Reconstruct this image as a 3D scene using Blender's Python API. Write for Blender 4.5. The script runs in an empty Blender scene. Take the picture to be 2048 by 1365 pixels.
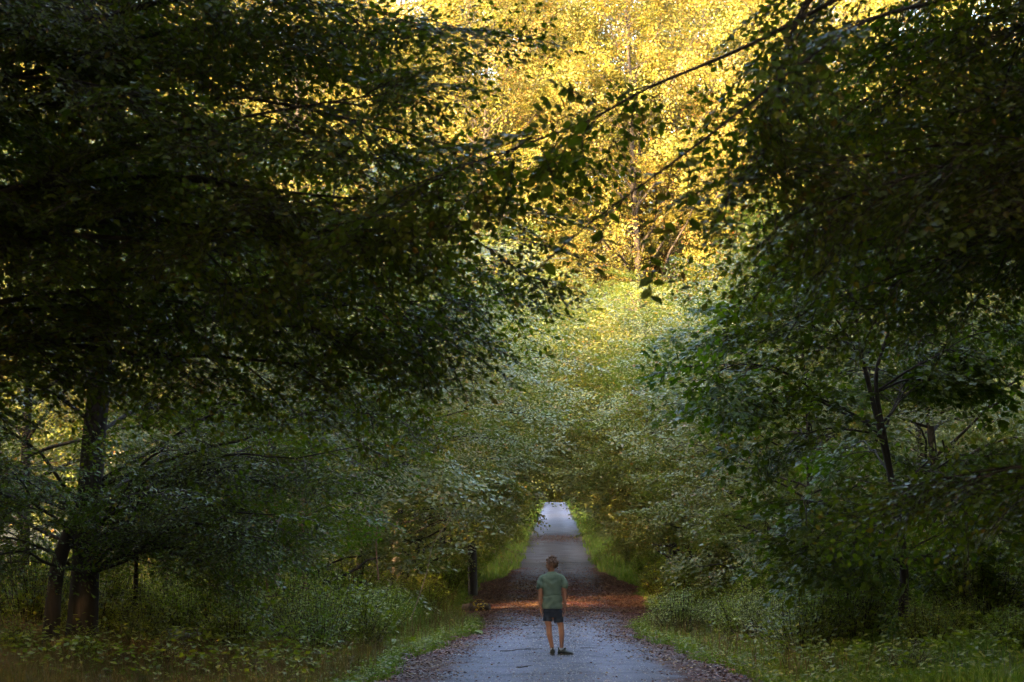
import bpy, bmesh, math, random
import numpy as np
from mathutils import Vector, Matrix, Euler

SC = bpy.context.scene
COL = SC.collection
rng = np.random.default_rng(7)
random.seed(7)

# ------------------------------------------------------------------ camera
CAM_H = 1.6
F_PX = 4000.0                       # focal length in pixels of a 2048 px wide frame
PITCH = math.atan(432.5 / F_PX)
YAW = math.atan(86.0 / F_PX)
cam_d = bpy.data.cameras.new("camera")
cam = bpy.data.objects.new("camera", cam_d)
COL.objects.link(cam)
cam.location = (0, 0, CAM_H)
cam.rotation_euler = (math.pi / 2 + PITCH, 0, YAW)
cam_d.sensor_width = 36.0
cam_d.lens = 36.0 * F_PX / 2048.0
cam_d.clip_end = 3000
cam_d.dof.use_dof = True
cam_d.dof.focus_distance = 32.0
cam_d.dof.aperture_fstop = 4.0
SC.camera = cam
CAMR = Euler(cam.rotation_euler).to_matrix()


def at(u, v, Y):
    """world point seen at pixel (u, v) of the 2048x1365 photograph, Y metres ahead"""
    d = CAMR @ Vector((u - 1024.0, -(v - 682.5), -F_PX))
    return np.array(Vector((0, 0, CAM_H)) + d * (Y / d.y))


# ------------------------------------------------------------------ light
SUN_EL = math.radians(11.0)
SUN_AZ = math.radians(40.0)         # sun stands behind the camera, this far round to the left
SUN_DIR = Vector((-math.sin(SUN_AZ) * math.cos(SUN_EL), -math.cos(SUN_AZ) * math.cos(SUN_EL), math.sin(SUN_EL)))
world = bpy.data.worlds.new("World")
SC.world = world
world.use_nodes = True
wn = world.node_tree.nodes
wl = world.node_tree.links
bg = wn["Background"]
sky = wn.new("ShaderNodeTexSky")
sky.sky_type = 'NISHITA'
sky.sun_disc = False
sky.sun_elevation = SUN_EL
sky.sun_rotation = math.atan2(SUN_DIR.x, SUN_DIR.y)
sky.air_density = 0.8
sky.dust_density = 4.0
sky.ozone_density = 0.0
wl.new(sky.outputs[0], bg.inputs[0])
bg.inputs[1].default_value = 0.15
sun_d = bpy.data.lights.new("sun", 'SUN')
sun_d.energy = 2.0
sun_d.angle = math.radians(0.5)
sun_d.color = (1.0, 0.68, 0.34)
sun = bpy.data.objects.new("sun", sun_d)
COL.objects.link(sun)
sun.rotation_euler = SUN_DIR.to_track_quat('Z', 'Y').to_euler()
SC.view_settings.view_transform = 'Standard'
SC.view_settings.look = 'None'
SC.view_settings.gamma = 1.0
SC.view_settings.use_curve_mapping = False
SC.view_settings.exposure = 4.9
SC.cycles.max_bounces = 6
SC.cycles.diffuse_bounces = 3
SC.cycles.glossy_bounces = 2
SC.cycles.transmission_bounces = 4
SC.cycles.use_denoising = True

# ------------------------------------------------------------------ materials


def new_mat(name):
    m = bpy.data.materials.new(name)
    m.use_nodes = True
    nt = m.node_tree
    return m, nt, nt.nodes, nt.links, nt.nodes["Principled BSDF"]


def ramp(nodes, stops):
    r = nodes.new("ShaderNodeValToRGB")
    el = r.color_ramp.elements
    while len(el) < len(stops):
        el.new(0.5)
    for e, (p, c) in zip(el, stops):
        e.position = p
        e.color = (*c, 1)
    return r


def leaf_mat(name, stops, rough=0.48, trans=0.35, spec=0.26, tint=(1.3, 1.45, 0.35)):
    m, nt, N, L, P = new_mat(name)
    a = N.new("ShaderNodeAttribute")
    a.attribute_name = "leaf_rand"
    oi = N.new("ShaderNodeObjectInfo")
    ad = N.new("ShaderNodeMath"); ad.operation = 'ADD'
    L.new(a.outputs["Fac"], ad.inputs[0]); L.new(oi.outputs["Random"], ad.inputs[1])
    fr = N.new("ShaderNodeMath"); fr.operation = 'FRACT'
    L.new(ad.outputs[0], fr.inputs[0])
    r = ramp(N, stops)
    L.new(fr.outputs[0], r.inputs[0])
    # slow colour drift through the crown
    geo = N.new("ShaderNodeNewGeometry")
    nz = N.new("ShaderNodeTexNoise"); nz.inputs["Scale"].default_value = 0.45; nz.inputs["Detail"].default_value = 2
    L.new(geo.outputs["Position"], nz.inputs["Vector"])
    hs = N.new("ShaderNodeHueSaturation")
    mr = N.new("ShaderNodeMapRange")
    mr.inputs[1].default_value = 0.3; mr.inputs[2].default_value = 0.7
    mr.inputs[3].default_value = 0.47; mr.inputs[4].default_value = 0.525
    L.new(nz.outputs[0], mr.inputs[0]); L.new(mr.outputs[0], hs.inputs["Hue"])
    L.new(r.outputs[0], hs.inputs["Color"])
    L.new(hs.outputs[0], P.inputs["Base Color"])
    P.inputs["Roughness"].default_value = rough
    P.inputs["Specular IOR Level"].default_value = spec
    tr = N.new("ShaderNodeBsdfTranslucent")
    mul = N.new("ShaderNodeMix"); mul.data_type = 'RGBA'; mul.blend_type = 'MULTIPLY'; mul.inputs[0].default_value = 1
    L.new(hs.outputs[0], mul.inputs[6]); mul.inputs[7].default_value = (*tint, 1)
    L.new(mul.outputs[2], tr.inputs[0])
    mx = N.new("ShaderNodeMixShader"); mx.inputs[0].default_value = trans
    L.new(P.outputs[0], mx.inputs[1]); L.new(tr.outputs[0], mx.inputs[2])
    L.new(mx.outputs[0], N["Material Output"].inputs[0])
    return m


def plain_mat(name, stops, scale=6.0, rough=0.9, bump=0.3, bscale=None, spec=0.3, stretch=None):
    m, nt, N, L, P = new_mat(name)
    tc = N.new("ShaderNodeTexCoord")
    src = tc.outputs["Object"]
    if stretch:
        mp = N.new("ShaderNodeMapping"); mp.inputs["Scale"].default_value = stretch
        L.new(src, mp.inputs[0]); src = mp.outputs[0]
    nz = N.new("ShaderNodeTexNoise"); nz.inputs["Scale"].default_value = scale; nz.inputs["Detail"].default_value = 6
    L.new(src, nz.inputs["Vector"])
    r = ramp(N, stops); L.new(nz.outputs[0], r.inputs[0])
    L.new(r.outputs[0], P.inputs["Base Color"])
    P.inputs["Roughness"].default_value = rough
    P.inputs["Specular IOR Level"].default_value = spec
    if bump:
        n2 = N.new("ShaderNodeTexNoise"); n2.inputs["Scale"].default_value = bscale or scale * 4; n2.inputs["Detail"].default_value = 5
        L.new(src, n2.inputs["Vector"])
        b = N.new("ShaderNodeBump"); b.inputs["Strength"].default_value = bump; b.inputs["Distance"].default_value = 0.02
        L.new(n2.outputs[0], b.inputs["Height"]); L.new(b.outputs[0], P.inputs["Normal"])
    return m


M = {}
M['beech'] = leaf_mat("beech_leaf", [(0.0, (0.048, 0.072, 0.006)), (0.5, (0.076, 0.108, 0.008)), (0.9, (0.108, 0.13, 0.010)), (0.985, (0.13, 0.09, 0.015))], trans=0.36)
M['maple'] = leaf_mat("maple_leaf", [(0.0, (0.046, 0.074, 0.006)), (0.6, (0.074, 0.108, 0.009)), (1.0, (0.105, 0.13, 0.012))], trans=0.38)
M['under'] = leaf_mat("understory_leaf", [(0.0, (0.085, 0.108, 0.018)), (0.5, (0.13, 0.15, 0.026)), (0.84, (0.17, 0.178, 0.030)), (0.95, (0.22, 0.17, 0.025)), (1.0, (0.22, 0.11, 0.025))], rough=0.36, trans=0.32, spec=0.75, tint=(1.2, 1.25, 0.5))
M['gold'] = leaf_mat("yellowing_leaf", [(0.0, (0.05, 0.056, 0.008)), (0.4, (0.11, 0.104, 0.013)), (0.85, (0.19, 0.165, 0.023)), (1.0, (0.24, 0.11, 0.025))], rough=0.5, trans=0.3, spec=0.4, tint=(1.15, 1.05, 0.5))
M['herb'] = leaf_mat("herb_leaf", [(0.0, (0.10, 0.125, 0.012)), (0.6, (0.145, 0.175, 0.018)), (1.0, (0.21, 0.22, 0.028))], rough=0.5, trans=0.38)
M['pale'] = leaf_mat("pale_shrub_leaf", [(0.0, (0.15, 0.18, 0.06)), (0.6, (0.22, 0.25, 0.09)), (1.0, (0.28, 0.29, 0.11))], rough=0.5, trans=0.35)
M['grass'] = leaf_mat("grass_blade", [(0.0, (0.07, 0.12, 0.015)), (0.6, (0.12, 0.18, 0.022)), (0.9, (0.17, 0.21, 0.04)), (1.0, (0.22, 0.18, 0.08))], rough=0.5, trans=0.35)
M['drygrass'] = leaf_mat("dry_grass_blade", [(0.0, (0.07, 0.07, 0.02)), (0.5, (0.13, 0.09, 0.035)), (1.0, (0.17, 0.10, 0.05))], rough=0.6, trans=0.3)
M['litter'] = leaf_mat("fallen_leaf", [(0.0, (0.05, 0.022, 0.016)), (0.4, (0.10, 0.042, 0.028)), (0.8, (0.16, 0.075, 0.05)), (1.0, (0.27, 0.17, 0.07))], rough=0.55, trans=0.1, tint=(1, 0.8, 0.6))
M['yellow'] = leaf_mat("yellow_leaf", [(0.0, (0.35, 0.26, 0.03)), (1.0, (0.45, 0.30, 0.04))], rough=0.5, trans=0.3)
M['bark'] = plain_mat("dark_bark", [(0.3, (0.022, 0.017, 0.013)), (0.7, (0.055, 0.042, 0.033))], 5, 0.92, 0.6, 22, stretch=(1, 1, 0.25))
M['twig'] = plain_mat("twig_bark", [(0.3, (0.028, 0.02, 0.015)), (0.7, (0.06, 0.043, 0.03))], 8, 0.85, 0.0)
M['redbark'] = plain_mat("reddish_bark", [(0.3, (0.12, 0.06, 0.04)), (0.7, (0.22, 0.12, 0.08))], 5, 0.9, 0.6, 20, stretch=(1, 1, 0.3))
M['palestem'] = plain_mat("dry_pale_stem", [(0.3, (0.15, 0.115, 0.07)), (0.7, (0.25, 0.20, 0.13))], 10, 0.8, 0.2)

# ------------------------------------------------------------------ helpers


def tag(o, label=None, cat=None, group=None, kind=None):
    if label: o["label"] = label
    if cat: o["category"] = cat
    if group: o["group"] = group
    if kind: o["kind"] = kind
    return o


def empty(name, loc=(0, 0, 0), rz=0.0):
    o = bpy.data.objects.new(name, None)
    o.empty_display_size = 0.2
    COL.objects.link(o)
    o.location = loc
    o.rotation_euler = (0, 0, rz)
    return o


def link(name, me, parent=None, kind=None):
    o = bpy.data.objects.new(name, me)
    COL.objects.link(o)
    if parent is not None: o.parent = parent
    if kind: o["kind"] = kind
    return o


def copy_tree(o, parent=None):
    c = o.copy()
    COL.objects.link(c)
    if parent is not None: c.parent = parent
    for ch in list(o.children):
        copy_tree(ch, c)
    return c


def np_mesh(name, V, faces, mats, smooth=True, rand=None, mat_idx=None):
    """V (n,3); faces: list of (k,m) int arrays, m = polygon size"""
    me = bpy.data.meshes.new(name)
    V = np.asarray(V, np.float32)
    me.vertices.add(len(V))
    me.vertices.foreach_set("co", V.ravel())
    faces = [np.asarray(f, np.int32) for f in faces if len(f)]
    nl = sum(f.size for f in faces); npoly = sum(len(f) for f in faces)
    me.loops.add(nl); me.polygons.add(npoly)
    me.loops.foreach_set("vertex_index", np.concatenate([f.ravel() for f in faces]))
    tot = np.concatenate([np.full(len(f), f.shape[1], np.int32) for f in faces])
    st = np.concatenate([[0], np.cumsum(tot)[:-1]]).astype(np.int32)
    me.polygons.foreach_set("loop_start", st)
    me.polygons.foreach_set("loop_total", tot)
    me.polygons.foreach_set("use_smooth", np.full(npoly, smooth))
    for m in (mats if isinstance(mats, (list, tuple)) else [mats]):
        me.materials.append(m)
    if mat_idx is not None:
        me.polygons.foreach_set("material_index", np.asarray(mat_idx, np.int32))
    if rand is not None:
        at_ = me.attributes.new("leaf_rand", 'FLOAT', 'FACE')
        at_.data.foreach_set("value", np.asarray(rand, np.float32))
    me.update(calc_edges=True)
    me.validate()
    return me


class Tubes:
    def __init__(self):
        self.V = []; self.Q = []; self.n = 0

    def add(self, pts, rad, sides=6, cap=True):
        pts = np.asarray(pts, float); rad = np.asarray(rad, float)
        t = np.gradient(pts, axis=0)
        t /= np.linalg.norm(t, axis=1)[:, None] + 1e-9
        ref = np.array([0.0, 0, 1.0]) if abs(t[:, 2]).mean() < 0.8 else np.array([1.0, 0.2, 0])
        a = np.cross(t, ref); a /= np.linalg.norm(a, axis=1)[:, None] + 1e-9
        b = np.cross(t, a)
        ang = np.linspace(0, 2 * np.pi, sides, endpoint=False)
        ring = pts[:, None] + rad[:, None, None] * (np.cos(ang)[None, :, None] * a[:, None] + np.sin(ang)[None, :, None] * b[:, None])
        n = len(pts)
        i = np.arange(n - 1)[:, None] * sides; j = np.arange(sides)[None]
        q = np.stack([i + j, i + (j + 1) % sides, i + sides + (j + 1) % sides, i + sides + j], -1).reshape(-1, 4)
        self.V.append(ring.reshape(-1, 3)); self.Q.append(q + self.n); self.n += n * sides
        if cap and sides == 4:
            pass

    def mesh(self, name, mat):
        return np_mesh(name, np.concatenate(self.V), [np.concatenate(self.Q)], mat)


LEAF4 = (np.array([(0, 0, 0), (.45, .31, .05), (1, 0, -.06), (.45, -.31, .05)]), [np.array([(0, 3, 2, 1)])])
LEAF6 = (np.array([(0, 0, 0), (.26, .32, .05), (.64, .30, .04), (1, 0, -.10), (.64, -.30, .04), (.26, -.32, .05), (.48, 0, -.02)]),
         [np.array([(0, 6, 2, 1), (6, 3, 3, 2)])[:1], np.array([(6, 3, 2), (6, 4, 3)]), np.array([(0, 5, 4, 6)])])
_half = [(0, 0, 0), (-.06, .20, .01), (.10, .22, .02), (.08, .46, -.03), (.33, .34, .03), (.52, .55, -.04), (.56, .24, .04), (.74, .26, .02), (1, 0, -.10)]
_mv = np.array(_half + [(x, -y, z) for x, y, z in _half[1:-1]])
MAPLE = (_mv, [np.array([(0, 8, 7, 6), (0, 6, 4, 2)]), np.array([(6, 5, 4), (4, 3, 2), (2, 1, 0)]),
               np.array([(0, 13, 14, 8), (0, 9, 11, 13)])[:, :], np.array([(13, 11, 12), (11, 9, 10), (9, 0, 9)])[:2]])


def bake_leaves(name, P, D, Nn, S, tmpl, mat, rand=None):
    tv, tf = tmpl
    D = D / (np.linalg.norm(D, axis=1)[:, None] + 1e-9)
    Sd = np.cross(Nn, D); Sd /= np.linalg.norm(Sd, axis=1)[:, None] + 1e-9
    Nn = np.cross(D, Sd)
    k = len(tv); n = len(P)
    V = P[:, None] + S[:, None, None] * (tv[None, :, :1] * D[:, None] + tv[None, :, 1:2] * Sd[:, None] + tv[None, :, 2:] * Nn[:, None])
    off = (np.arange(n) * k)[:, None, None]
    if rand is None: rand = rng.random(n)
    F = []; R = []
    for f in tf:
        F.append((off + f[None]).reshape(-1, f.shape[1])); R.append(np.repeat(rand, len(f)))
    return np_mesh(name, V.reshape(-1, 3), F, mat, smooth=False, rand=np.concatenate(R))


def unit(v): return v / (np.linalg.norm(v, axis=-1, keepdims=True) + 1e-9)


# ------------------------------------------------------------------ sprays: flat layered twigs of leaves


def make_spray(r, L=0.95, nside=9, spacing=0.05, leaf=0.075, droop=0.22, tilt=0.45):
    P = []; D = []; Nn = []; tw = []

    def z_at(x, y): return -droop * (x / L) ** 2 * L - 0.10 * abs(y)
    xs = np.linspace(0, L, 6)
    tw.append(np.stack([xs, 0.02 * np.sin(xs * 9), [z_at(x, 0) for x in xs]], 1))
    def row(p0, p1, sp):
        n = max(2, int(np.linalg.norm(p1 - p0) / sp)); d = unit(p1 - p0)
        for i in range(n):
            t = (i + 0.6) / n
            p = p0 + (p1 - p0) * t
            s = 1 if i % 2 else -1
            a = s * r.uniform(0.6, 1.15)
            dd = np.array([d[0] * math.cos(a) - d[1] * math.sin(a), d[0] * math.sin(a) + d[1] * math.cos(a), d[2] + r.normal(-0.18, 0.22)])
            P.append(np.array([p[0], p[1], z_at(p[0], p[1]) + r.normal(0, 0.012)])); D.append(dd)
            Nn.append(np.array([r.normal(0, tilt), r.normal(0, tilt), 1.0]))
        P.append(np.array([p1[0], p1[1], z_at(p1[0], p1[1])])); D.append(d + np.array([0, 0, -0.2])); Nn.append(np.array([r.normal(0, tilt), r.normal(0, tilt), 1.0]))
    row(np.array([0.15 * L, 0, 0]), np.array([L, 0, 0]), spacing)
    for i in range(nside):
        t = 0.06 + 0.8 * i / nside + r.uniform(-.02, .02); s = 1 if i % 2 else -1
        l = L * (0.58 - 0.42 * t) * r.uniform(0.75, 1.2); a = s * r.uniform(0.7, 1.0)
        p0 = np.array([t * L, 0, 0]); p1 = p0 + l * np.array([math.cos(a), math.sin(a), 0])
        row(p0 + 0.15 * (p1 - p0), p1, spacing)
        q = np.linspace(0, 1, 3)[:, None] * (p1 - p0) + p0
        q[:, 2] = [z_at(x, y) for x, y in q[:, :2]]
        tw.append(q)
    P = np.array(P); n = len(P)
    return dict(P=P, D=unit(np.array(D)), N=unit(np.array(Nn)), S=leaf * r.uniform(0.5, 1.25, n), tw=tw)


SPR = [make_spray(np.random.default_rng(100 + i)) for i in range(8)]
SPR_COARSE = [make_spray(np.random.default_rng(200 + i), nside=7, spacing=0.064, leaf=0.088, tilt=0.7, droop=0.3) for i in range(8)]
SPR_MAPLE = [make_spray(np.random.default_rng(300 + i), L=1.0, nside=6, spacing=0.13, leaf=0.125, tilt=0.5, droop=0.25) for i in range(6)]


def frames(dirs, r, roll=0.35):
    """rotation matrices whose x axis follows dirs and whose z axis stays as upright as it can"""
    x = unit(dirs)
    up = np.array([0, 0, 1.0]) + r.normal(0, roll, x.shape)
    y = unit(np.cross(up, x)); z = np.cross(x, y)
    return np.stack([x, y, z], -1)


def place_sprays(pos, dirs, scale, sprays, r, roll=0.35, twigs=None, twig_r=0.004, leafscale=None):
    pos = np.asarray(pos, float); dirs = np.asarray(dirs, float); scale = np.asarray(scale, float)
    R = frames(dirs, r, roll); which = r.integers(0, len(sprays), len(pos))
    out = [[], [], [], []]
    for w, s in enumerate(sprays):
        k = np.nonzero(which == w)[0]
        if not len(k): continue
        Rk = R[k]
        P = np.einsum('nij,mj->nmi', Rk, s['P']) * scale[k][:, None, None] + pos[k][:, None]
        D = np.einsum('nij,mj->nmi', Rk, s['D']); Nn = np.einsum('nij,mj->nmi', Rk, s['N'])
        S = s['S'][None] * (scale[k] if leafscale is None else np.full(len(k), leafscale))[:, None]
        out[0].append(P.reshape(-1, 3)); out[1].append(D.reshape(-1, 3)); out[2].append(Nn.reshape(-1, 3)); out[3].append(S.ravel())
        if twigs is not None:
            for kk in k:
                for q in s['tw']:
                    qq = (R[kk] @ q.T).T * scale[kk] + pos[kk]
                    twigs.add(qq, np.linspace(twig_r, twig_r * .4, len(qq)), 3)
    return [np.concatenate(o) for o in out]


def curve(p0, p1, r, sag=0.0, wob=0.05, n=10, arch=0.0):
    t = np.linspace(0, 1, n)[:, None]
    p0 = np.asarray(p0, float); p1 = np.asarray(p1, float)
    L = np.linalg.norm(p1 - p0)
    p = p0 + (p1 - p0) * t
    p[:, 2] += (arch * np.sin(np.pi * t[:, 0])) * L - sag * L * (t[:, 0] ** 2 - t[:, 0])* -1
    ph = r.uniform(0, 6.28, 6)
    w = wob * L * np.sin(np.pi * t[:, 0])
    for k in range(3):
        p[:, k] += w * (np.sin(t[:, 0] * 7 + ph[k]) + 0.5 * np.sin(t[:, 0] * 15 + ph[k + 3])) * 0.5
    return p


def polyline(pts, n):
    """smooth Catmull-Rom through pts"""
    pts = np.asarray(pts, float)
    q = np.vstack([2 * pts[0] - pts[1], pts, 2 * pts[-1] - pts[-2]])
    out = []
    m = len(pts) - 1
    for t in np.linspace(0, m, n):
        i = min(int(t), m - 1); u = t - i
        a, b, c, d = q[i], q[i + 1], q[i + 2], q[i + 3]
        out.append(0.5 * ((2 * b) + (-a + c) * u + (2 * a - 5 * b + 4 * c - d) * u * u + (-a + 3 * b - 3 * c + d) * u ** 3))
    return np.array(out)


# ------------------------------------------------------------------ terrain profile
_d = np.array([-200, -20, 10, 26, 32.6, 45, 60, 80, 115, 160, 230, 250, 290, 400, 700.])
_z = np.array([0.0, 0.0, 0.0, -0.02, 0.03, 0.02, 0.10, 1.0, 2.75, 4.8, 7.9, 8.2, 7.6, 9.0, 20.])
_yy = np.arange(-200, 700, 1.0)
_zz = np.interp(_yy, _d, _z)
_k = np.exp(-0.5 * (np.arange(-12, 13) / 4.0) ** 2); _k /= _k.sum()
_zz = np.convolve(np.pad(_zz, 12, mode='edge'), _k, 'valid')


def prof(y): return np.interp(y, _yy, _zz)


def sstep(a, b, x):
    t = np.clip((x - a) / (b - a), 0, 1); return t * t * (3 - 2 * t)


def ground_z(x, y):
    x = np.asarray(x, float); y = np.asarray(y, float)
    z = prof(y)
    ax = np.abs(x)
    bank = np.where(x > 0, 0.55 * sstep(3.0, 6.8, ax), 0.25 * sstep(3.0, 7.5, ax)) * sstep(16, 33, y) + 0.05 * np.maximum(ax - 8, 0)
    nz = 0.10 * (np.sin(x * 1.3 + y * 0.31) * np.sin(y * 0.83 + x * .4)) * sstep(3.0, 5, ax)
    return z + bank + nz - 0.11 * (1 - sstep(2.92, 3.2, ax))


def grid_mesh(name, xs, ys, zf, mat):
    X, Y = np.meshgrid(xs, ys)
    V = np.stack([X, Y, zf(X, Y)], -1).reshape(-1, 3)
    nx, ny = len(xs), len(ys)
    i = np.arange(ny - 1)[:, None] * nx; j = np.arange(nx - 1)[None]
    q = np.stack([i + j, i + j + 1, i + nx + j + 1, i + nx + j], -1).reshape(-1, 4)
    return np_mesh(name, V, [q], mat)


M['soil'] = plain_mat("forest_soil", [(0.3, (0.035, 0.026, 0.016)), (0.55, (0.05, 0.05, 0.02)), (0.75, (0.08, 0.05, 0.03))], 1.5, 0.95, 0.8, 18)
xs = np.concatenate([np.linspace(-420, -20, 24), np.linspace(-18, 18, 91), np.linspace(20, 420, 24)])
ys = np.concatenate([np.linspace(-190, 0, 20), np.linspace(2, 120, 160), np.linspace(124, 690, 90)])
tag(link("ground", grid_mesh("ground", xs, ys, ground_z, M['soil'])), kind="structure")


def road_mat():
    m, nt, N, L, P = new_mat("gravel_road")
    tc = N.new("ShaderNodeTexCoord")
    sep = N.new("ShaderNodeSeparateXYZ"); L.new(tc.outputs["Object"], sep.inputs[0])
    ax = N.new("ShaderNodeMath"); ax.operation = 'ABSOLUTE'; L.new(sep.outputs[0], ax.inputs[0])
    # gravel grain
    n1 = N.new("ShaderNodeTexNoise"); n1.inputs["Scale"].default_value = 38; n1.inputs["Detail"].default_value = 8; n1.inputs["Roughness"].default_value = 0.75
    L.new(tc.outputs["Object"], n1.inputs["Vector"])
    n2 = N.new("ShaderNodeTexNoise"); n2.inputs["Scale"].default_value = 1.1; n2.inputs["Detail"].default_value = 5
    L.new(tc.outputs["Object"], n2.inputs["Vector"])
    g = ramp(N, [(0.32, (0.075, 0.078, 0.095)), (0.55, (0.155, 0.16, 0.20)), (0.72, (0.235, 0.24, 0.29))]); L.new(n1.outputs[0], g.inputs[0])
    wear = ramp(N, [(0.3, (0.62, 0.60, 0.60)), (0.5, (0.95, 0.94, 0.94)), (0.7, (1.12, 1.1, 1.1))]); L.new(n2.outputs[0], wear.inputs[0])
    mu = N.new("ShaderNodeMix"); mu.data_type = 'RGBA'; mu.blend_type = 'MULTIPLY'; mu.inputs[0].default_value = 1
    L.new(g.outputs[0], mu.inputs[6]); L.new(wear.outputs[0], mu.inputs[7])
    tr = ramp(N, [(0.0, (0.80, 0.79, 0.78)), (0.12, (0.86, 0.85, 0.84)), (0.24, (1.14, 1.14, 1.15)), (0.34, (1.12, 1.12, 1.13)), (0.48, (0.92, 0.91, 0.9))])
    wob = N.new("ShaderNodeMath"); wob.operation = 'MULTIPLY_ADD'; wob.inputs[1].default_value = 0.5; wob.inputs[2].default_value = -0.25
    L.new(n2.outputs[0], wob.inputs[0])
    tx_ = N.new("ShaderNodeMath"); tx_.operation = 'ADD'; L.new(ax.outputs[0], tx_.inputs[0]); L.new(wob.outputs[0], tx_.inputs[1])
    td = N.new("ShaderNodeMath"); td.operation = 'MULTIPLY'; td.inputs[1].default_value = 0.34; L.new(tx_.outputs[0], td.inputs[0]); L.new(td.outputs[0], tr.inputs[0])
    mu2 = N.new("ShaderNodeMix"); mu2.data_type = 'RGBA'; mu2.blend_type = 'MULTIPLY'; mu2.inputs[0].default_value = 1
    L.new(mu.outputs[2], mu2.inputs[6]); L.new(tr.outputs[0], mu2.inputs[7]); mu = mu2
    # litter-stained shoulders with a ragged edge
    n3 = N.new("ShaderNodeTexNoise"); n3.inputs["Scale"].default_value = 0.9; n3.inputs["Detail"].default_value = 9; n3.inputs["Roughness"].default_value = 0.7
    L.new(tc.outputs["Object"], n3.inputs["Vector"])
    md = N.new("ShaderNodeMath"); md.operation = 'MULTIPLY_ADD'; md.inputs[1].default_value = 1.7; L.new(n3.outputs[0], md.inputs[0]); L.new(ax.outputs[0], md.inputs[2])
    mr = N.new("ShaderNodeMapRange"); mr.inputs[1].default_value = 2.25; mr.inputs[2].default_value = 2.6; L.new(md.outputs[0], mr.inputs[0])
    n4 = N.new("ShaderNodeTexNoise"); n4.inputs["Scale"].default_value = 25; n4.inputs["Detail"].default_value = 4
    L.new(tc.outputs["Object"], n4.inputs["Vector"])
    lt = ramp(N, [(0.3, (0.04, 0.02, 0.016)), (0.55, (0.09, 0.042, 0.03)), (0.75, (0.16, 0.085, 0.06))]); L.new(n4.outputs[0], lt.inputs[0])
    mx = N.new("ShaderNodeMix"); mx.data_type = 'RGBA'
    L.new(mr.outputs[0], mx.inputs[0]); L.new(mu.outputs[2], mx.inputs[6]); L.new(lt.outputs[0], mx.inputs[7])
    L.new(mx.outputs[2], P.inputs["Base Color"])
    P.inputs["Roughness"].default_value = 0.9
    P.inputs["Specular IOR Level"].default_value = 0.15
    b = N.new("ShaderNodeBump"); b.inputs["Strength"].default_value = 0.9; b.inputs["Distance"].default_value = 0.02
    L.new(n1.outputs[0], b.inputs["Height"]); L.new(b.outputs[0], P.inputs["Normal"])
    return m


M['road'] = road_mat()


def road_z(x, y):
    return prof(y) + 0.05 * (1 - (np.abs(x) / 2.4) ** 2) - 0.02 + 0.012 * np.sin(y * 1.7 + x * 2) * np.sin(y * .6) - 0.02 * np.exp(-((np.abs(x) - 0.8) / 0.25) ** 2)


tag(link("road", grid_mesh("road", np.linspace(-3.0, 3.0, 28), np.concatenate([np.linspace(-40, 120, 260), np.linspace(122, 330, 80)]), road_z, M['road'])), kind="structure")

# ------------------------------------------------------------------ generic tree builder (copied many times)


def build_tree(name, r, H, crown0, Rmax, n_limb, per_limb, sprays, sscale, leaf_t, lmat, trunk_r, bark, lean=0.0, profile=None, up=0.35, limb_sides=5, tmin=0.22, roll=0.4):
    """tree of height H standing at the origin: trunk, limbs and crown as children"""
    root = empty(name)
    tz = np.linspace(-0.4, H * 0.97, 14)
    tp = np.stack([lean * (tz / H) ** 1.5 * H * .3 + 0.12 * np.sin(tz * .5 + r.uniform(0, 6)), 0.12 * np.sin(tz * .4 + r.uniform(0, 6)), tz], 1)
    tr = trunk_r * (1 - np.maximum(tz, 0) / H * 0.93); tr[0] *= 1.3
    T = Tubes(); T.add(tp, np.maximum(tr, 0.012), 9)
    link("trunk", T.mesh("trunk", bark), root)
    B = Tubes(); pos = []; dirs = []; sc = []
    for i in range(n_limb):
        f = (i + r.uniform(0, 1)) / n_limb
        h = crown0 + (H * 0.97 - crown0) * f
        az = i * 2.4 + r.uniform(-.4, .4)
        p = profile(f) if profile else math.sin(math.pi * min(1, (0.12 + 0.88 * f)) ** 0.8) ** 0.6
        L = Rmax * p * r.uniform(0.75, 1.15) + 0.4
        st = np.array([np.interp(h - L * .25, tp[:, 2], tp[:, k]) for k in range(3)])
        en = st + np.array([math.cos(az) * L, math.sin(az) * L, L * up * r.uniform(0.3, 1.6)])
        c = curve(st, en, r, wob=0.05, n=8, arch=0.07)
        r0 = max(0.012, np.interp(h, tz, tr) * 0.5)
        B.add(c, np.linspace(r0, 0.008, 8), limb_sides)
        m = max(3, int(per_limb * (0.4 + 0.6 * L / Rmax)))
        for k in range(m):
            t = r.uniform(tmin, 1.0) ** 0.75
            q = np.array([np.interp(t * 7, np.arange(8), c[:, j]) for j in range(3)])
            ax = unit(c[-1] - c[0]); side = np.cross(ax, [0, 0, 1.0])
            s = r.choice([-1, 1])
            d = ax * r.uniform(0.3, 1.0) + side * s * r.uniform(0.2, 1.0) + np.array([0, 0, r.uniform(-0.35, 0.25)])
            off = unit(d) * r.uniform(0, 0.32) * L * (1.05 - 0.6 * t)
            if np.linalg.norm(off) > 0.4: B.add(np.stack([q, q + off * .5 + [0, 0, .03], q + off]), [0.012, 0.009, 0.006], 3)
            pos.append(q + off); dirs.append(d); sc.append(sscale * r.uniform(0.75, 1.2))
    link("limbs", B.mesh("limbs", bark), root, kind="stuff")
    P, D, Nn, S = place_sprays(pos, dirs, sc, sprays, r, roll)
    link("crown", bake_leaves("crown", P, D, Nn, S, leaf_t, lmat), root, kind="stuff")
    return root, len(P)


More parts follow.
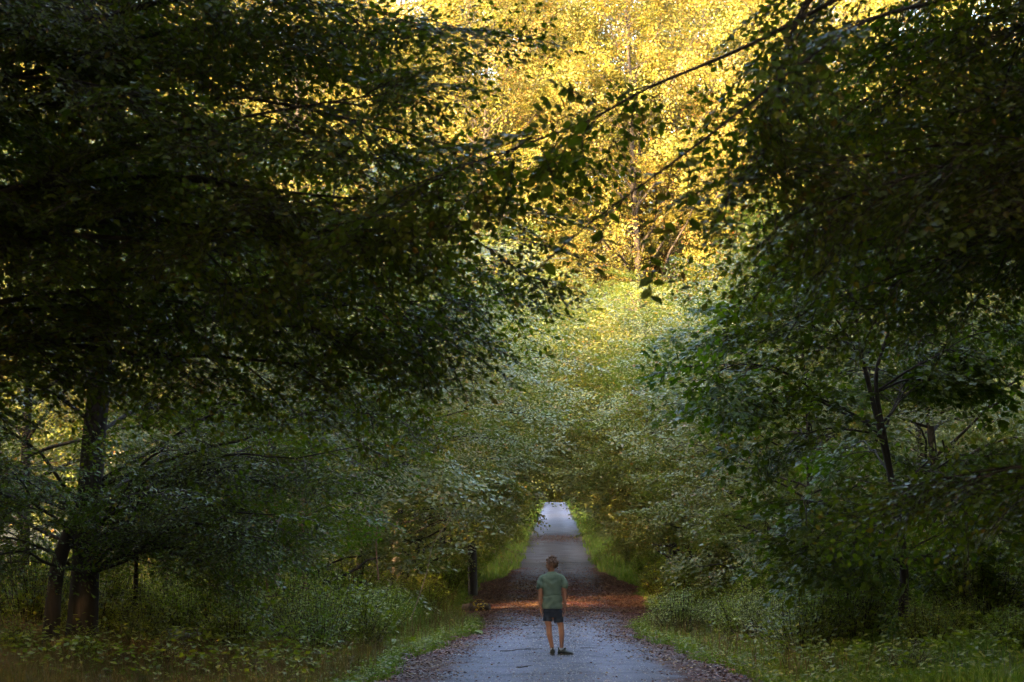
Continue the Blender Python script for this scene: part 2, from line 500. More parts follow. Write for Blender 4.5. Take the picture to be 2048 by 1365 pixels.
def put(proto_list, spots, name_fn, first_used):
    """copies of prototypes; the first use of each prototype moves the prototype itself"""
    res = []
    for i, (k, x, y, s, rz, lab, cat, grp) in enumerate(spots):
        p = proto_list[k]
        o = p if k not in first_used else copy_tree(p)
        first_used.add(k)
        o.location = (x, y, float(ground_z(x, y)) - 0.05)
        o.rotation_euler = (0, 0, rz)
        o.scale = (s, s, s * name_fn)
        tag(o, lab, cat, grp)
        res.append(o)
    return res


talls = []
for i in range(3):
    r = np.random.default_rng(40 + i)
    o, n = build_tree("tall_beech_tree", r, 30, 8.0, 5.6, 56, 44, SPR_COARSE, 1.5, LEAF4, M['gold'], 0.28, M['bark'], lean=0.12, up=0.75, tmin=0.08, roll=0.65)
    talls.append(o); print("tall", n)

spots = []
G_GOLD = "tall sunlit trees closing the view above the road"
L_GOLD = {(-1): "tall tree with golden sunlit crown rising left of the far road", 1: "tall tree with golden sunlit crown rising right of the far road"}
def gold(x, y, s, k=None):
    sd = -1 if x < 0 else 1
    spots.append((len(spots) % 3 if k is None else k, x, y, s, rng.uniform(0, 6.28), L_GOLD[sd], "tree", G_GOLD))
for x, y, s in [(-3.9, 92, 1.0), (4.2, 95, 1.03), (-3.3, 104, 1.12), (3.3, 107, 1.12), (-2.6, 121, 1.15), (2.5, 124, 1.15), (-29, 94, 1.0), (-34, 112, 1.1), (-5.5, 112, 1.22), (5.2, 114, 1.22), (-9.5, 130, 1.25), (9, 131, 1.25), (-16, 132, 1.25), (16, 131, 1.25), (-23, 133, 1.25), (24, 132, 1.25), (-30, 131, 1.25), (-12.5, 90, .98), (12, 91, 1.0), (-21, 92, 1.0), (20.5, 93, .98), (-8, 103, 1.05), (8.3, 104, 1.06),
                (-0.2, 104, 1.0), (-17, 104, 1.05), (17, 105, 1.04), (-26, 105, 1.06), (25, 104, 1.02), (-13, 119, 1.1), (14, 120, 1.1),
                (-22, 121, 1.1), (23, 122, 1.1), (-31, 122, 1.1), (31, 118, 1.1), (-14, 160, 1.1), (15, 160, 1.1)]:
    if abs(x) < 1: continue
    gold(x, y, s)
put(talls, spots, 1.0, set())

# trees over and beside the mid road: shorter, dense, green
unders = []
for i in range(4):
    r = np.random.default_rng(60 + i)
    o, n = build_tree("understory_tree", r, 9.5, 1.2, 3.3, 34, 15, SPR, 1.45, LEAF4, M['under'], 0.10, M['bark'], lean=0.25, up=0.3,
                      profile=lambda f: (0.55 + 0.6 * f) if f < .6 else max(0.15, 0.91 - 2.0 * (f - .6)))
    unders.append(o); print("under", n)
for i in range(3):
    r = np.random.default_rng(70 + i)
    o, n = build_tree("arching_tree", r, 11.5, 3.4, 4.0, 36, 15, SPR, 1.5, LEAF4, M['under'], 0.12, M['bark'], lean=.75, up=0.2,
                      profile=lambda f: (0.7 + 0.5 * f) if f < .6 else max(0.2, 1.0 - 1.9 * (f - .6)))
    unders.append(o)
_sl = np.array([-math.sin(SUN_AZ), -math.cos(SUN_AZ)])
uspots = []
def under(x, y, s, face=None):
    q = np.array([x, y - 60.0]); a = q @ _sl
    if a > 3 and abs(q[0] * _sl[1] - q[1] * _sl[0]) < 1.9: return  # trees in the way of the sun strip are left out
    side = "left" if x < 0 else "right"
    band = "near" if y < 58 else ("beside the dip in" if y < 82 else "beside the far rise of")
    lab = f"leafy green understory tree {'close behind the verge' if band == 'near' else band + ' the road'} on the {side}"
    rz = (0 if x < 0 else math.pi) + rng.uniform(-.7, .7)
    uspots.append((len(uspots) % 4, x, y, s, rz, lab, "tree", "understory trees lining the road"))
for y in (44, 50, 57, 63, 70, 77, 85, 94, 104, 116, 130, 146, 165, 190, 215):
    for sd in (-1, 1):
        x = sd * (5.6 + rng.uniform(-.4, .6)) if y < 60 else sd * ((4.6 if y < 120 else 6.2) + rng.uniform(-.3, .6))
        under(x, y + rng.uniform(-2, 2), rng.uniform(.85, 1.15))
for y in (46, 55, 64, 74, 86):
    for sd in (-1, 1):
        under(sd * (9.5 + rng.uniform(-1, 1)), y + rng.uniform(-3, 3), rng.uniform(1.0, 1.3))
        under(sd * (15 + rng.uniform(-1.5, 1.5)), y + rng.uniform(-3, 3), rng.uniform(1.1, 1.4))
under(3.7, 127, .85); under(-3.7, 141, .85); under(3.5, 196, .8)
for x, y in ((-10.6, 39.5), (-20, 70), (20, 72), (-21, 88), (21, 88), (-2, 262), (3, 266), (0, 275), (-6, 262), (8, 265)):
    under(x, y, 1.25)
for i, y in enumerate((51, 54, 58, 61, 64, 68, 72, 76, 80, 88, 99, 111, 116, 205, 228)):
    for sd in (-1, 1):
        yy = y + (2.5 if sd > 0 else 0) + rng.uniform(-1, 1)
        band = "over the shaded dip in" if y < 82 else "over the far rise of"
        uspots.append((4 + (len(uspots) % 3), sd * ((4.7 if y < 85 or 110 < y < 117 else 6.3) + rng.uniform(-.3, .4)), yy, rng.uniform(.78, 1.08) * (.82 if y < 60 else 1), (0 if sd < 0 else math.pi) + rng.uniform(-.35, .35),
                       f"slender green tree arching {band} the road from the {'left' if sd < 0 else 'right'}", "tree", "trees arching over the road"))
put(unders, uspots, 1.0, set())

# the wood around and behind the camera, and far behind the crest: one mass
def woodland(name, pts, proto_roots):
    me = bpy.data.meshes.new(name)
    me.from_pydata([tuple(p[:3]) for p in pts], [], [])
    a = me.attributes.new("size", 'FLOAT', 'POINT'); a.data.foreach_set("value", np.array([p[3] for p in pts], np.float32))
    a = me.attributes.new("turn", 'FLOAT', 'POINT'); a.data.foreach_set("value", np.array([p[4] for p in pts], np.float32))
    o = link(name, me)
    ng = bpy.data.node_groups.new(name, 'GeometryNodeTree')
    ng.interface.new_socket("Geometry", in_out='INPUT', socket_type='NodeSocketGeometry')
    ng.interface.new_socket("Geometry", in_out='OUTPUT', socket_type='NodeSocketGeometry')
    N = ng.nodes; L = ng.links
    gi = N.new("NodeGroupInput"); go = N.new("NodeGroupOutput")
    jn = N.new("GeometryNodeJoinGeometry")
    for ob in proto_roots:
        oi = N.new("GeometryNodeObjectInfo"); oi.inputs[0].default_value = ob; oi.transform_space = 'ORIGINAL'
        L.new(oi.outputs["Geometry"], jn.inputs[0])
    ip = N.new("GeometryNodeInstanceOnPoints")
    L.new(gi.outputs[0], ip.inputs["Points"]); L.new(jn.outputs[0], ip.inputs["Instance"])
    na = N.new("GeometryNodeInputNamedAttribute"); na.data_type = 'FLOAT'; na.inputs[0].default_value = "size"
    L.new(na.outputs[0], ip.inputs["Scale"])
    nb = N.new("GeometryNodeInputNamedAttribute"); nb.data_type = 'FLOAT'; nb.inputs[0].default_value = "turn"
    cx = N.new("ShaderNodeCombineXYZ"); L.new(nb.outputs[0], cx.inputs[2]); L.new(cx.outputs[0], ip.inputs["Rotation"])
    L.new(ip.outputs[0], go.inputs[0])
    md = o.modifiers.new("trees", 'NODES'); md.node_group = ng
    return tag(o, None, None, None, "stuff")

parts0 = list(talls[0].children)
pts = []
def wood(x, y, s):
    # gap cut along the sun's line so low sun reaches the dip
    q = np.array([x - 0.0, y - 60.0]); a = q @ _sl
    if a > 5 and abs(q[0] * _sl[1] - q[1] * _sl[0]) < 5.8: return
    pts.append((x, y, float(ground_z(x, y)) - .05, s, rng.uniform(0, 6.28)))
for y in (-14, -24, -35, -47):                       # unseen trees placed behind the camera to shade the near road from low sun
    for x in np.arange(-72, 42, 7.0):
        if abs(x) > 6.5: wood(x + rng.uniform(-1.5, 1.5), y + rng.uniform(-2, 2), rng.uniform(.88, 1.0))
for y in np.arange(-60, 46, 9.0):
    for x in np.arange(-150, -24, 9.0):
        if -x > .2775 * max(y, 0) + 8 and not (y < -10 and x > -76): wood(x + rng.uniform(-2, 2), y + rng.uniform(-2, 2), rng.uniform(.78, .90))
for y in (-5, 3, 11, 19, 27):                         # beside the camera and over the near road
    for sd in (-1, 1):
        for ax in (4.4, 13, 21):
            wood(sd * (ax + (0.11 if sd > 0 else .17) * max(0, y) + rng.uniform(-.6, .6)) , y + rng.uniform(-1.5, 1.5), rng.uniform(.9, 1.05))
for x, y, sz in ((-14, 34, .9), (-13.5, 40, .95), (-17.5, 47, .95), (11.6, 32, .92), (13.0, 41, .92), (16.5, 48, .92)): wood(x, y, sz)  # extra trees added to shade the left beech and the lower corners
for y in (36, 44):                    # deep wood to both sides
    for sd in (-1, 1):
        for ax in (5, 12, 20):
            wood(sd * (ax + 0.28 * y + rng.uniform(-1, 1)), y + rng.uniform(-2, 2), rng.uniform(.74, .84))
tag(woodland("surrounding_wood", pts, parts0), "dark beech wood surrounding the near part of the road", "wood")
pts = []
for y in (-4, -9, -15, -22, -30):  # unseen rows added to stop low sun leaking in under the crowns
    for x in np.arange(-60, 36, 4.2):
        if abs(x) > (5 if y > -6 else 4.6): wood(x + rng.uniform(-1, 1), y + rng.uniform(-1.5, 1.5), rng.uniform(1.35, 1.7))
for y in np.arange(-4, 60, 5.0):
    for sd in (-1, 1):
        for ax in (11, 16, 22):
            xx = ax + max(0, y) * .27 - (3 if y < 15 else 0)
            wood(sd * (xx + rng.uniform(-1, 1)), y + rng.uniform(-1.5, 1.5), rng.uniform(1.0, 1.35))
tag(woodland("thicket", pts, list(unders[1].children)), "dense thicket filling the wood on both sides of the road", "thicket")
pts = []
for y in (112, 135, 160, 190):
    for x in np.arange(-40, 41, 6.0):
        if abs(x) > 8: wood(x + rng.uniform(-2, 2), y + rng.uniform(-5, 5), rng.uniform(1.2, 1.6))
for y in (238, 244, 256, 266, 278, 292):
    for x in np.arange(-27, 28, 3.2): wood(x + rng.uniform(-1.5, 1.5), y + rng.uniform(-3, 3), rng.uniform(1.1, 1.6))
tag(woodland("far_thicket", pts, list(unders[1].children)), "green thicket closing the road beyond its crest", "thicket")
pts = []
for y in (150, 175, 205, 240, 275, 310):
    for x in np.arange(-75, 76, 10.0):
        if abs(x) > 9 or y > 250: wood(x + rng.uniform(-3, 3), y + rng.uniform(-6, 6), rng.uniform(1.0, 1.25))
tag(woodland("far_wood", pts, parts0), "distant woodland beyond the crest of the road", "wood")

# ------------------------------------------------------------------ foreground trees
LEAFPART = {}
def leaf_unit(tmpl, mat, key):
    if key not in LEAFPART:
        LEAFPART[key] = bake_leaves("leaf", np.zeros((1, 3)), np.array([[1., 0, 0]]), np.array([[0, 0, 1.]]), np.ones(1), tmpl, mat, rand=np.zeros(1))
    return LEAFPART[key]


def leaf_objects(parent, P, D, Nn, S, me):
    D = unit(D); Y = unit(np.cross(Nn, D)); Z = np.cross(D, Y)
    for p, d, y, z, s in zip(P, D, Y, Z, S):
        o = bpy.data.objects.new("leaf", me); COL.objects.link(o); o.parent = parent
        o.matrix_local = Matrix(((d[0] * s, y[0] * s, z[0] * s, p[0]), (d[1] * s, y[1] * s, z[1] * s, p[1]), (d[2] * s, y[2] * s, z[2] * s, p[2]), (0, 0, 0, 1)))


def in_frame(P):
    v = (P - np.array([0, 0, CAM_H])) @ np.array(CAMR)
    u = 1024 + F_PX * v[:, 0] / -v[:, 2]; w = 682.5 - F_PX * v[:, 1] / -v[:, 2]
    return (u > 10) & (u < 2038) & (w > 10) & (w < 1355), u, w


def fg_tree(name, label, cat_group, base, stems, boughs, r, sprays, tmpl, tmpl_part, lmat, key, spr_scale=1.0, sec_gap=0.34, sec_len=1.15, per_sec=3, n_parts=120, t0=0.2, leafscale=None):
    """stems: list of (points, radii); boughs: list of (points, r0).  Points in world space; things parented to an Empty at base"""
    root = empty(name, tuple(base)); b = np.asarray(base, float)
    tag(root, label, "tree", cat_group)
    for i, (p, rad) in enumerate(stems):
        T = Tubes(); q = polyline(np.asarray(p) - b, 5 * len(p)); T.add(q, np.interp(np.linspace(0, 1, len(q)), np.linspace(0, 1, len(rad)), rad), 10)
        link("trunk" if i == 0 else "stem", T.mesh("trunk", M['bark']), root)
    pos = []; dirs = []; sc = []; TW = Tubes()
    for p, r0 in boughs:
        q = np.asarray(p) - b
        if len(q) > 2: q = polyline(q, 14)
        L = np.linalg.norm(np.diff(q, axis=0), axis=1).sum()
        T = Tubes(); T.add(q, np.linspace(r0, 0.005, len(q)), 6)
        link("bough", T.mesh("bough", M['bark']), root)
        n = int(L * (1 - t0) / sec_gap) + 2
        for k in range(n):
            t = t0 + (1 - t0) * (k + r.uniform(0, .8)) / n
            t = min(t, 1.0)
            a = np.array([np.interp(t * (len(q) - 1), np.arange(len(q)), q[:, j]) for j in range(3)])
            i0 = min(int(t * (len(q) - 1)), len(q) - 2); ax = unit(q[i0 + 1] - q[i0])
            side = unit(np.cross(ax, [0, 0, 1.0])); s = 1 if k % 2 else -1
            d = unit(ax * r.uniform(.5, 1.1) + side * s * r.uniform(.5, 1.0) + np.array([0, 0, r.uniform(-.45, .3)]))
            l = sec_len * r.uniform(.45, 1.1) * (1.1 - 0.65 * t)
            c = a + np.linspace(0, 1, 5)[:, None] * d * l; c[:, 2] -= 0.16 * l * np.linspace(0, 1, 5) ** 2 * 1.5
            TW.add(c, np.linspace(0.009, 0.004, 5), 4)
            for m in range(per_sec):
                u = (m + r.uniform(.2, 1)) / per_sec
                x = np.array([np.interp(u * 4, np.arange(5), c[:, j]) for j in range(3)])
                ss = r.choice([-1, 1]); sd = unit(np.cross(d, [0, 0, 1.0]))
                pos.append(x); dirs.append(d + sd * ss * r.uniform(0, 1.1) + np.array([0, 0, r.uniform(-.4, .1)])); sc.append(spr_scale * r.uniform(.6, 1.0))
        pos.append(q[-1]); dirs.append(q[-1] - q[-2]); sc.append(spr_scale)
    P, D, Nn, S = place_sprays(pos, dirs, sc, sprays, r, 0.5, twigs=TW, leafscale=leafscale)
    link("twigs", TW.mesh("twigs", M['twig']), root, kind="stuff")
    if n_parts:
        ok, u, w = in_frame(P + b)
        dist = (P + b)[:, 1].copy(); dist[~ok] = 1e6
        ix = np.argsort(dist)[:n_parts]
        leaf_objects(root, P[ix], D[ix], Nn[ix], S[ix], leaf_unit(tmpl_part, lmat, key))
        keep = np.ones(len(P), bool); keep[ix] = False
        P, D, Nn, S = P[keep], D[keep], Nn[keep], S[keep]
    link("crown", bake_leaves("crown", P, D, Nn, S, tmpl, lmat), root, kind="stuff")
    print(name, len(P), "leaves")
    return root


def fan(trunk_xy, targets, r, z_lo, z_hi, arch=0.10, r0=0.05):
    """boughs from a trunk to (u, v, depth) targets, starting a little lower or higher than they end"""
    out = []
    for (u, v, d) in targets:
        e = at(u, v, d)
        st = np.array([trunk_xy[0], trunk_xy[1], float(np.clip(e[2] + r.uniform(-1.3, .6), z_lo, z_hi))])
        c = curve(st, e, r, wob=0.035, n=9, arch=arch)
        out.append((c, r0 * r.uniform(.6, 1.1)))
    return out


# left beech that stands outside the frame and reaches over the road
r = np.random.default_rng(11)
edge = [(640, -20), (720, 60), (790, 120), (880, 190), (940, 270), (1000, 330), (1050, 400), (1085, 470), (1090, 545), (1060, 600), (980, 640), (900, 670), (860, 740), (1040, 60), (930, 30)]
tg = [(u - 125, v, r.uniform(13.5, 17.5)) for u, v in edge]
for _ in range(10):
    v = r.uniform(-150, 600); lim = np.interp(v, [-150, 0, 170, 330, 500, 650, 760, 900, 1050], [330, 420, 620, 780, 880, 760, 680, 660, 440])
    tg.append((r.uniform(.25, 1.0) * lim, v, r.uniform(13, 20)))
bx, by = -6.3, 15.5
fg_tree("leaning_beech_tree", "dark beech reaching long drooping boughs over the road from the left", None, (bx, by, float(ground_z(bx, by))),
        [([(bx, by, -.3), (bx + .1, by, 3), (bx - .1, by, 7), (bx, by, 13)], [.3, .26, .22, .12])],
        fan((bx, by), tg, r, 1.2, 8.5, arch=.06), r, SPR, LEAF4, LEAF6, M['beech'], "beech", n_parts=220, per_sec=3, sec_gap=.32, leafscale=.86, spr_scale=.95)

# left beech whose trunk is in view
r = np.random.default_rng(12)
D0 = 30.0
tr_px = [(160, 1345), (166, 1230), (176, 1050), (188, 880), (203, 720), (222, 450), (238, 120), (246, -160)]
st2 = [(98, 1330), (108, 1190), (122, 1110), (150, 1040), (182, 975)]
tg = []
for _ in range(18):
    v = r.uniform(200, 1130)
    tg.append((r.choice([r.uniform(-80, 60), r.uniform(330, 700)]), v, r.uniform(30, 36)))
tg += [(u - 110, v, r.uniform(26, 30)) for u, v in [(920, 830), (840, 890), (740, 960), (690, 1030), (620, 1110), (560, 1000), (880, 760), (520, 830), (590, 930), (460, 980), (540, 1070), (640, 1080), (20, 790), (60, 900), (-30, 980), (40, 1060), (-60, 860), (60, 1120), (10, 700)]]
base = at(160, 1325, D0); base[2] = float(ground_z(base[0], base[1]))
bo = []
for u, v, d in tg:
    e = at(u, v, d); vv = np.clip(v + r.uniform(-20, 260), 0, 1150)
    uu = np.interp(vv, [0, 450, 1050, 1200], [240, 222, 176, 166]); bo.append((curve(at(uu, vv, D0), e, r, n=9, arch=.07), .035))
bo.append((np.array([at(u, v, D0) for u, v in [(212, 620), (290, 450), (325, 320), (345, 190), (378, 30), (392, -80)]]), .075))
fg_tree("beech_tree", "dark beech with a thick leaning trunk in the grass at the left", None, base,
        [([at(u, v, D0) for u, v in tr_px], [.30, .235, .20, .185, .17, .15, .135, .11]), ([at(u, v, D0 - .3) for u, v in st2], [.15, .115, .11, .10, .09])],
        bo, r, SPR, LEAF4, LEAF6, M['beech'], "beech", n_parts=0, sec_len=1.3, spr_scale=1.1)

# right beech outside the frame: long limb across the upper right, hanging sprigs
r = np.random.default_rng(13)
DR = 11.0
limb = [at(u, v, d) for u, v, d in [(2300, -60, 11.3), (2040, -20, 11.2), (1870, 5, 11.1), (1720, 48, 11), (1600, 130, 10.9), (1400, 285, 10.7), (1250, 395, 10.6), (1170, 455, 10.5), (1075, 540, 10.4)]]
limb2 = [at(u, v, d) for u, v, d in [(2200, -200, 12.5), (1800, -60, 12.5), (1500, 90, 12.6), (1300, 175, 12.7), (1180, 240, 12.8), (1050, 290, 12.9), (920, 335, 13), (790, 385, 13)]]
limb3 = [at(u, v, d) for u, v, d in [(2250, -350, 13.5), (1950, -220, 13.2), (1750, -100, 13), (1625, -10, 13), (1580, 80, 13), (1560, 140, 13), (1555, 240, 13)]]
tx, ty = 5.6, 12.0
tg = []
for u, v in [(1560, 40), (1500, 140), (1450, 240), (1400, 330), (1385, 430), (1450, 500), (1500, 590)]:
    tg.append((u + 190, v, r.uniform(12, 15)))
for _ in range(13):
    v = r.uniform(-150, 1000); lo = np.interp(v, [-150, 0, 350, 500, 700, 900], [1720, 1700, 1640, 1680, 1720, 1850])
    tg.append((lo + (2100 - lo) * r.uniform(0, 1), v, r.uniform(12, 19)))
bo = fan((tx, ty), tg, r, 1.5, 7.0, arch=.07, r0=.035)
bo += [(np.array(limb3), .045)]
root = fg_tree("overhanging_beech_tree", "dark beech outstretched from the right with leafy sprigs hanging above the road", None, (tx, ty, float(ground_z(tx, ty))),
               [([(tx, ty, -.2), (tx, ty + .1, 3), (tx + .1, ty, 6), (tx, ty, 11)], [.24, .2, .17, .1])],
               bo, r, SPR, LEAF4, LEAF6, M['beech'], "beech", n_parts=60, per_sec=3, sec_gap=.3, sec_len=1.0, leafscale=.85)
b = np.array(root.location)
T = Tubes(); q = polyline(np.array(limb) - b, 40); T.add(q, np.interp(np.linspace(0, 1, 40), [0, .4, 1], [.019, .010, .003]), 7); link("bough", T.mesh("bough", M['bark']), root)
T = Tubes(); q2 = polyline(np.array(limb2) - b, 40); T.add(q2, np.interp(np.linspace(0, 1, 40), [0, .4, 1], [.019, .010, .003]), 7); link("bough", T.mesh("bough", M['bark']), root)
# sprays along these two boughs
ps, ds, sc = [], [], []; TW = Tubes()
for qq, lo, hi in ((q2, 12, 39), (q, 3, 16)):
    for i in range(lo, hi):
        if r.random() < .45: continue
        ax = unit(qq[i + 1] - qq[i]); sd = unit(np.cross(ax, [0, 0, 1.0])) * r.choice([-1, 1])
        d = ax * r.uniform(.3, .9) + sd * r.uniform(.4, 1) + np.array([0, 0, r.uniform(-.5, .4)])
        e = qq[i] + unit(d) * r.uniform(.1, .55)
        TW.add(np.stack([qq[i], (qq[i] + e) / 2 + [0, 0, .02], e]), [.005, .004, .003], 4)
        for _ in range(1):
            ps.append(e + r.normal(0, .03, 3)); ds.append(d + r.normal(0, .5, 3)); sc.append(r.uniform(.45, .75))
P, D, Nn, S = place_sprays(ps, ds, sc, SPR, r, .5, twigs=TW, leafscale=0.85)
link("twigs", TW.mesh("twigs", M['twig']), root, kind="stuff")
link("crown", bake_leaves("crown", P, D, Nn, S, LEAF6, M['beech']), root, kind="stuff")
# hanging sprigs, every leaf its own piece
SPRIGS = [[(1310, 345), (1312, 420), (1300, 500), (1305, 560), (1298, 622)], [(1215, 425), (1205, 470), (1192, 510), (1188, 548)], [(1345, 325), (1335, 380), (1330, 440), (1322, 470)],
          [(1150, 470), (1120, 495), (1095, 520), (1075, 545)], [(1250, 395), (1230, 420), (1185, 440)], [(1460, 330), (1452, 420), (1440, 480), (1442, 522)], [(1410, 290), (1400, 340), (1392, 400)],
          [(1180, 240), (1165, 290), (1175, 340)], [(1075, 285), (1100, 340), (1110, 400)], [(1275, 190), (1262, 250), (1255, 300)], [(1370, 300), (1378, 345), (1372, 410), (1380, 450)]]
nl = 0
for sp in SPRIGS:
    dd = 10.5 + r.uniform(-.15, .3)
    w = polyline(np.array([at(u, v, dd) for u, v in sp]) - b, 24)
    T = Tubes(); T.add(w, np.linspace(.0045, .0018, 24), 4)
    tw = link("hanging_twig", T.mesh("hanging_twig", M['twig']), root)
    L = np.linalg.norm(np.diff(w, axis=0), axis=1).sum(); n = max(5, int(L / .040))
    P, D, Nn, S = [], [], [], []
    for i in range(n):
        t = (i + .5) / n * 22; k = int(t); p = w[k] + (w[k + 1] - w[k]) * (t - k)
        a = (0 if i % 2 else math.pi) + r.normal(0, .6)
        P.append(p); D.append(np.array([math.cos(a), math.sin(a), r.normal(-.35, .3)])); Nn.append(np.array([r.normal(0, .4), r.normal(0, .4) + .35 * r.choice([-1, 1]), 1.0])); S.append(r.uniform(.065, .1))
    leaf_objects(tw, np.array(P), np.array(D), np.array(Nn), np.array(S), leaf_unit(LEAF6, M['beech'], "beech")); nl += n
print("sprig leaves", nl)

# right young maple with a forked stem
r = np.random.default_rng(14)
D1 = 31.0
stm = [(1806, 1235), (1808, 1130), (1796, 1030), (1776, 930), (1757, 850), (1726, 722)]
tg = []
for u, v in [(1400, 660), (1370, 730), (1400, 800), (1500, 880), (1470, 620), (1560, 1000), (1640, 1120)]: tg.append((u + 30, v, r.uniform(27, 31)))
for _ in range(24): tg.append((r.uniform(1590, 2080), r.uniform(420, 1150), r.uniform(29, 34)))
bo = []
for u, v, d in tg:
    vv = np.clip(v + r.uniform(-20, 180), 640, 1130); uu = np.interp(vv, [600, 722, 850, 1030, 1130], [1700, 1726, 1757, 1796, 1808])
    bo.append((curve(at(uu, vv, D1), at(u, v, d), r, n=9, arch=.08), .022))
base = at(1806, 1215, D1); base[2] = float(ground_z(base[0], base[1]))
fg_tree("young_maple_tree", "young maple with a thin forked stem among the herbs at the right", None, base,
        [([at(u, v, D1) for u, v in stm], [.08, .064, .056, .048, .042, .034]), ([at(u, v, D1) for u, v in [(1798, 1040), (1772, 890), (1752, 760), (1775, 670), (1795, 590)]], [.045, .038, .032, .024, .014]),
         ([at(u, v, D1) for u, v in [(1726, 722), (1700, 640), (1672, 560), (1650, 470)]], [.034, .028, .022, .014])],
        bo, r, SPR_MAPLE, MAPLE, MAPLE, M['maple'], "maple", n_parts=150, sec_gap=.3, sec_len=1.2, per_sec=3)

# ------------------------------------------------------------------ thin stems, sapling trunks, leaning dead stalks, stump
def stalk(name, label, cat, pxs, d, r0, r1, mat, group=None):
    p = np.array([at(u, v, dd) for (u, v), dd in zip(pxs, d if isinstance(d, (list, tuple)) else [d] * len(pxs))])
    T = Tubes(); q = polyline(p, 6 * len(p)); T.add(q - p[0], np.linspace(r0, r1, len(q)), 7)
    o = link(name, T.mesh(name, mat)); o.location = p[0]
    return tag(o, label, cat, group)

stalk("sapling_trunk", "thin dark sapling trunk right of the thick leaning beech", "sapling", [(268, 1290), (271, 1200), (275, 1080), (290, 940)], 33, .05, .025, M['bark'])
stalk("sapling_trunk", "slender dark sapling stem at the right edge among maple leaves", "sapling", [(1925, 1180), (1935, 1090), (1910, 1000), (1885, 880)], 32, .035, .015, M['bark'])
stalk("dead_stalk", "dry stalk bowed beside the left verge", "stalk", [(822, 1240), (852, 1150), (868, 1085), (905, 1035)], 40, .014, .007, M['palestem'])
stalk("dead_stalk", "thin pale stalk slanting through the leaves on the left", "stalk", [(610, 1040), (650, 1000), (690, 965), (722, 945)], 36, .016, .010, M['palestem'])
stalk("dead_stalk", "upright reddish dead stalk in front of a dark trunk on the left", "stalk", [(757, 1160), (752, 1090), (757, 1030)], 40, .016, .008, M['redbark'])
stalk("reddish_trunk", "reddish bare trunk glimpsed through the left leaves", "tree trunk", [(548, 1290), (544, 1100), (540, 900), (536, 800)], 43, .16, .13, M['redbark'])
stalk("reddish_trunk", "slim reddish trunk bending between the left leaves", "tree trunk", [(612, 1270), (604, 1050), (606, 960), (626, 915)], 42, .07, .05, M['redbark'])
stalk("dark_trunk", "short dark trunk shadowed at the left edge of the dip", "tree trunk", [(946, 1200), (944, 1110), (944, 1000), (946, 860)], 66, .17, .12, M['bark'])
# ------------------------------------------------------------------ shrubs and herbs
def build_shrub(name, r, H, R, nstem, leaf, lmat, tmpl, gap=.07, upright=.7):
    root = empty(name); T = Tubes(); P, D, Nn, S = [], [], [], []
    for i in range(nstem):
        az = r.uniform(0, 6.28); rad = R * math.sqrt(r.uniform(0, 1)); h = H * r.uniform(.55, 1.05) * (1.05 - .35 * rad / R)
        p0 = np.array([math.cos(az) * rad * .35, math.sin(az) * rad * .35, -.05]); p1 = np.array([math.cos(az) * rad, math.sin(az) * rad, h])
        c = curve(p0, p1, r, wob=.06, n=7, arch=.06); T.add(c, np.linspace(.008, .003, 7), 4)
        L = np.linalg.norm(p1 - p0); n = int(L / gap)
        for k in range(n):
            t = .12 + .88 * (k + r.uniform(0, 1)) / n
            q = np.array([np.interp(min(t, 1) * 6, np.arange(7), c[:, j]) for j in range(3)])
            for s in (0, math.pi):
                a = k * 1.57 + s + r.normal(0, .4)
                off = r.uniform(0, .16) if r.random() < .5 else 0
                d = np.array([math.cos(a), math.sin(a), r.normal(-.1, .3)])
                P.append(q + d * off); D.append(d); Nn.append(np.array([r.normal(0, .4), r.normal(0, .4), 1.0])); S.append(leaf * r.uniform(.6, 1.2) * (1.15 - .5 * t))
    link("stems", T.mesh("stems", M['twig']), root, kind="stuff")
    link("foliage", bake_leaves("foliage", np.array(P), np.array(D), np.array(Nn), np.array(S), tmpl, lmat), root, kind="stuff")
    return root

SH = [build_shrub("nettle_clump", np.random.default_rng(80), 1.25, .75, 60, .105, M['herb'], LEAF6),
      build_shrub("bramble_bush", np.random.default_rng(81), 1.0, .9, 70, .085, M['under'], LEAF6),
      build_shrub("leafy_shrub", np.random.default_rng(82), 1.7, 1.0, 80, .085, M['herb'], LEAF6),
      build_shrub("pale_shrub", np.random.default_rng(83), 1.2, .8, 170, .075, M['pale'], LEAF4, gap=.05)]
SH_CAT = ["nettle", "bramble", "shrub", "shrub"]
SH_WORD = ["upright nettle clump", "low bramble bush", "tall leafy shrub", "fine-leaved pale shrub"]
used = set()
def shrub(k, x, y, s, label=None):
    o = SH[k] if k not in used else copy_tree(SH[k]); used.add(k)
    o.location = (x, y, float(ground_z(x, y))); o.scale = (s, s, s); o.rotation_euler = (0, 0, rng.uniform(0, 6.28))
    side = "left" if x < 0 else "right"
    where = "nearest the bottom edge on the" if y < 31 else ("beside the boy's stretch of road on the" if y < 45 else ("along the shaded dip on the" if y < 70 else "along the far verge on the"))
    tag(o, label or f"{SH_WORD[k]} {where} {side}", SH_CAT[k], "shrubs and herbs along the road")
p = at(1360, 1215, 42); shrub(3, p[0], p[1], 1.0, "pale green feathery shrub at the right verge just past the boy")
p = at(1535, 1240, 36); shrub(3, p[0], p[1], .85, "yellow-green shrub right of the feathery pale shrub")
p = at(680, 1190, 35); shrub(0, p[0], p[1], 1.15, "tall nettle clump catching the light on the left verge")
p = at(720, 1210, 34); shrub(0, p[0], p[1], 1.0, "nettle clump leaning over the grass right of the tallest nettles on the left")
p = at(640, 1215, 32.5); shrub(2, p[0], p[1], .75, "low leafy shrub in front of the tallest nettles on the left")
p = at(1640, 1230, 33.5); shrub(2, p[0], p[1], .8, "leafy shrub left of the young maple's stem")
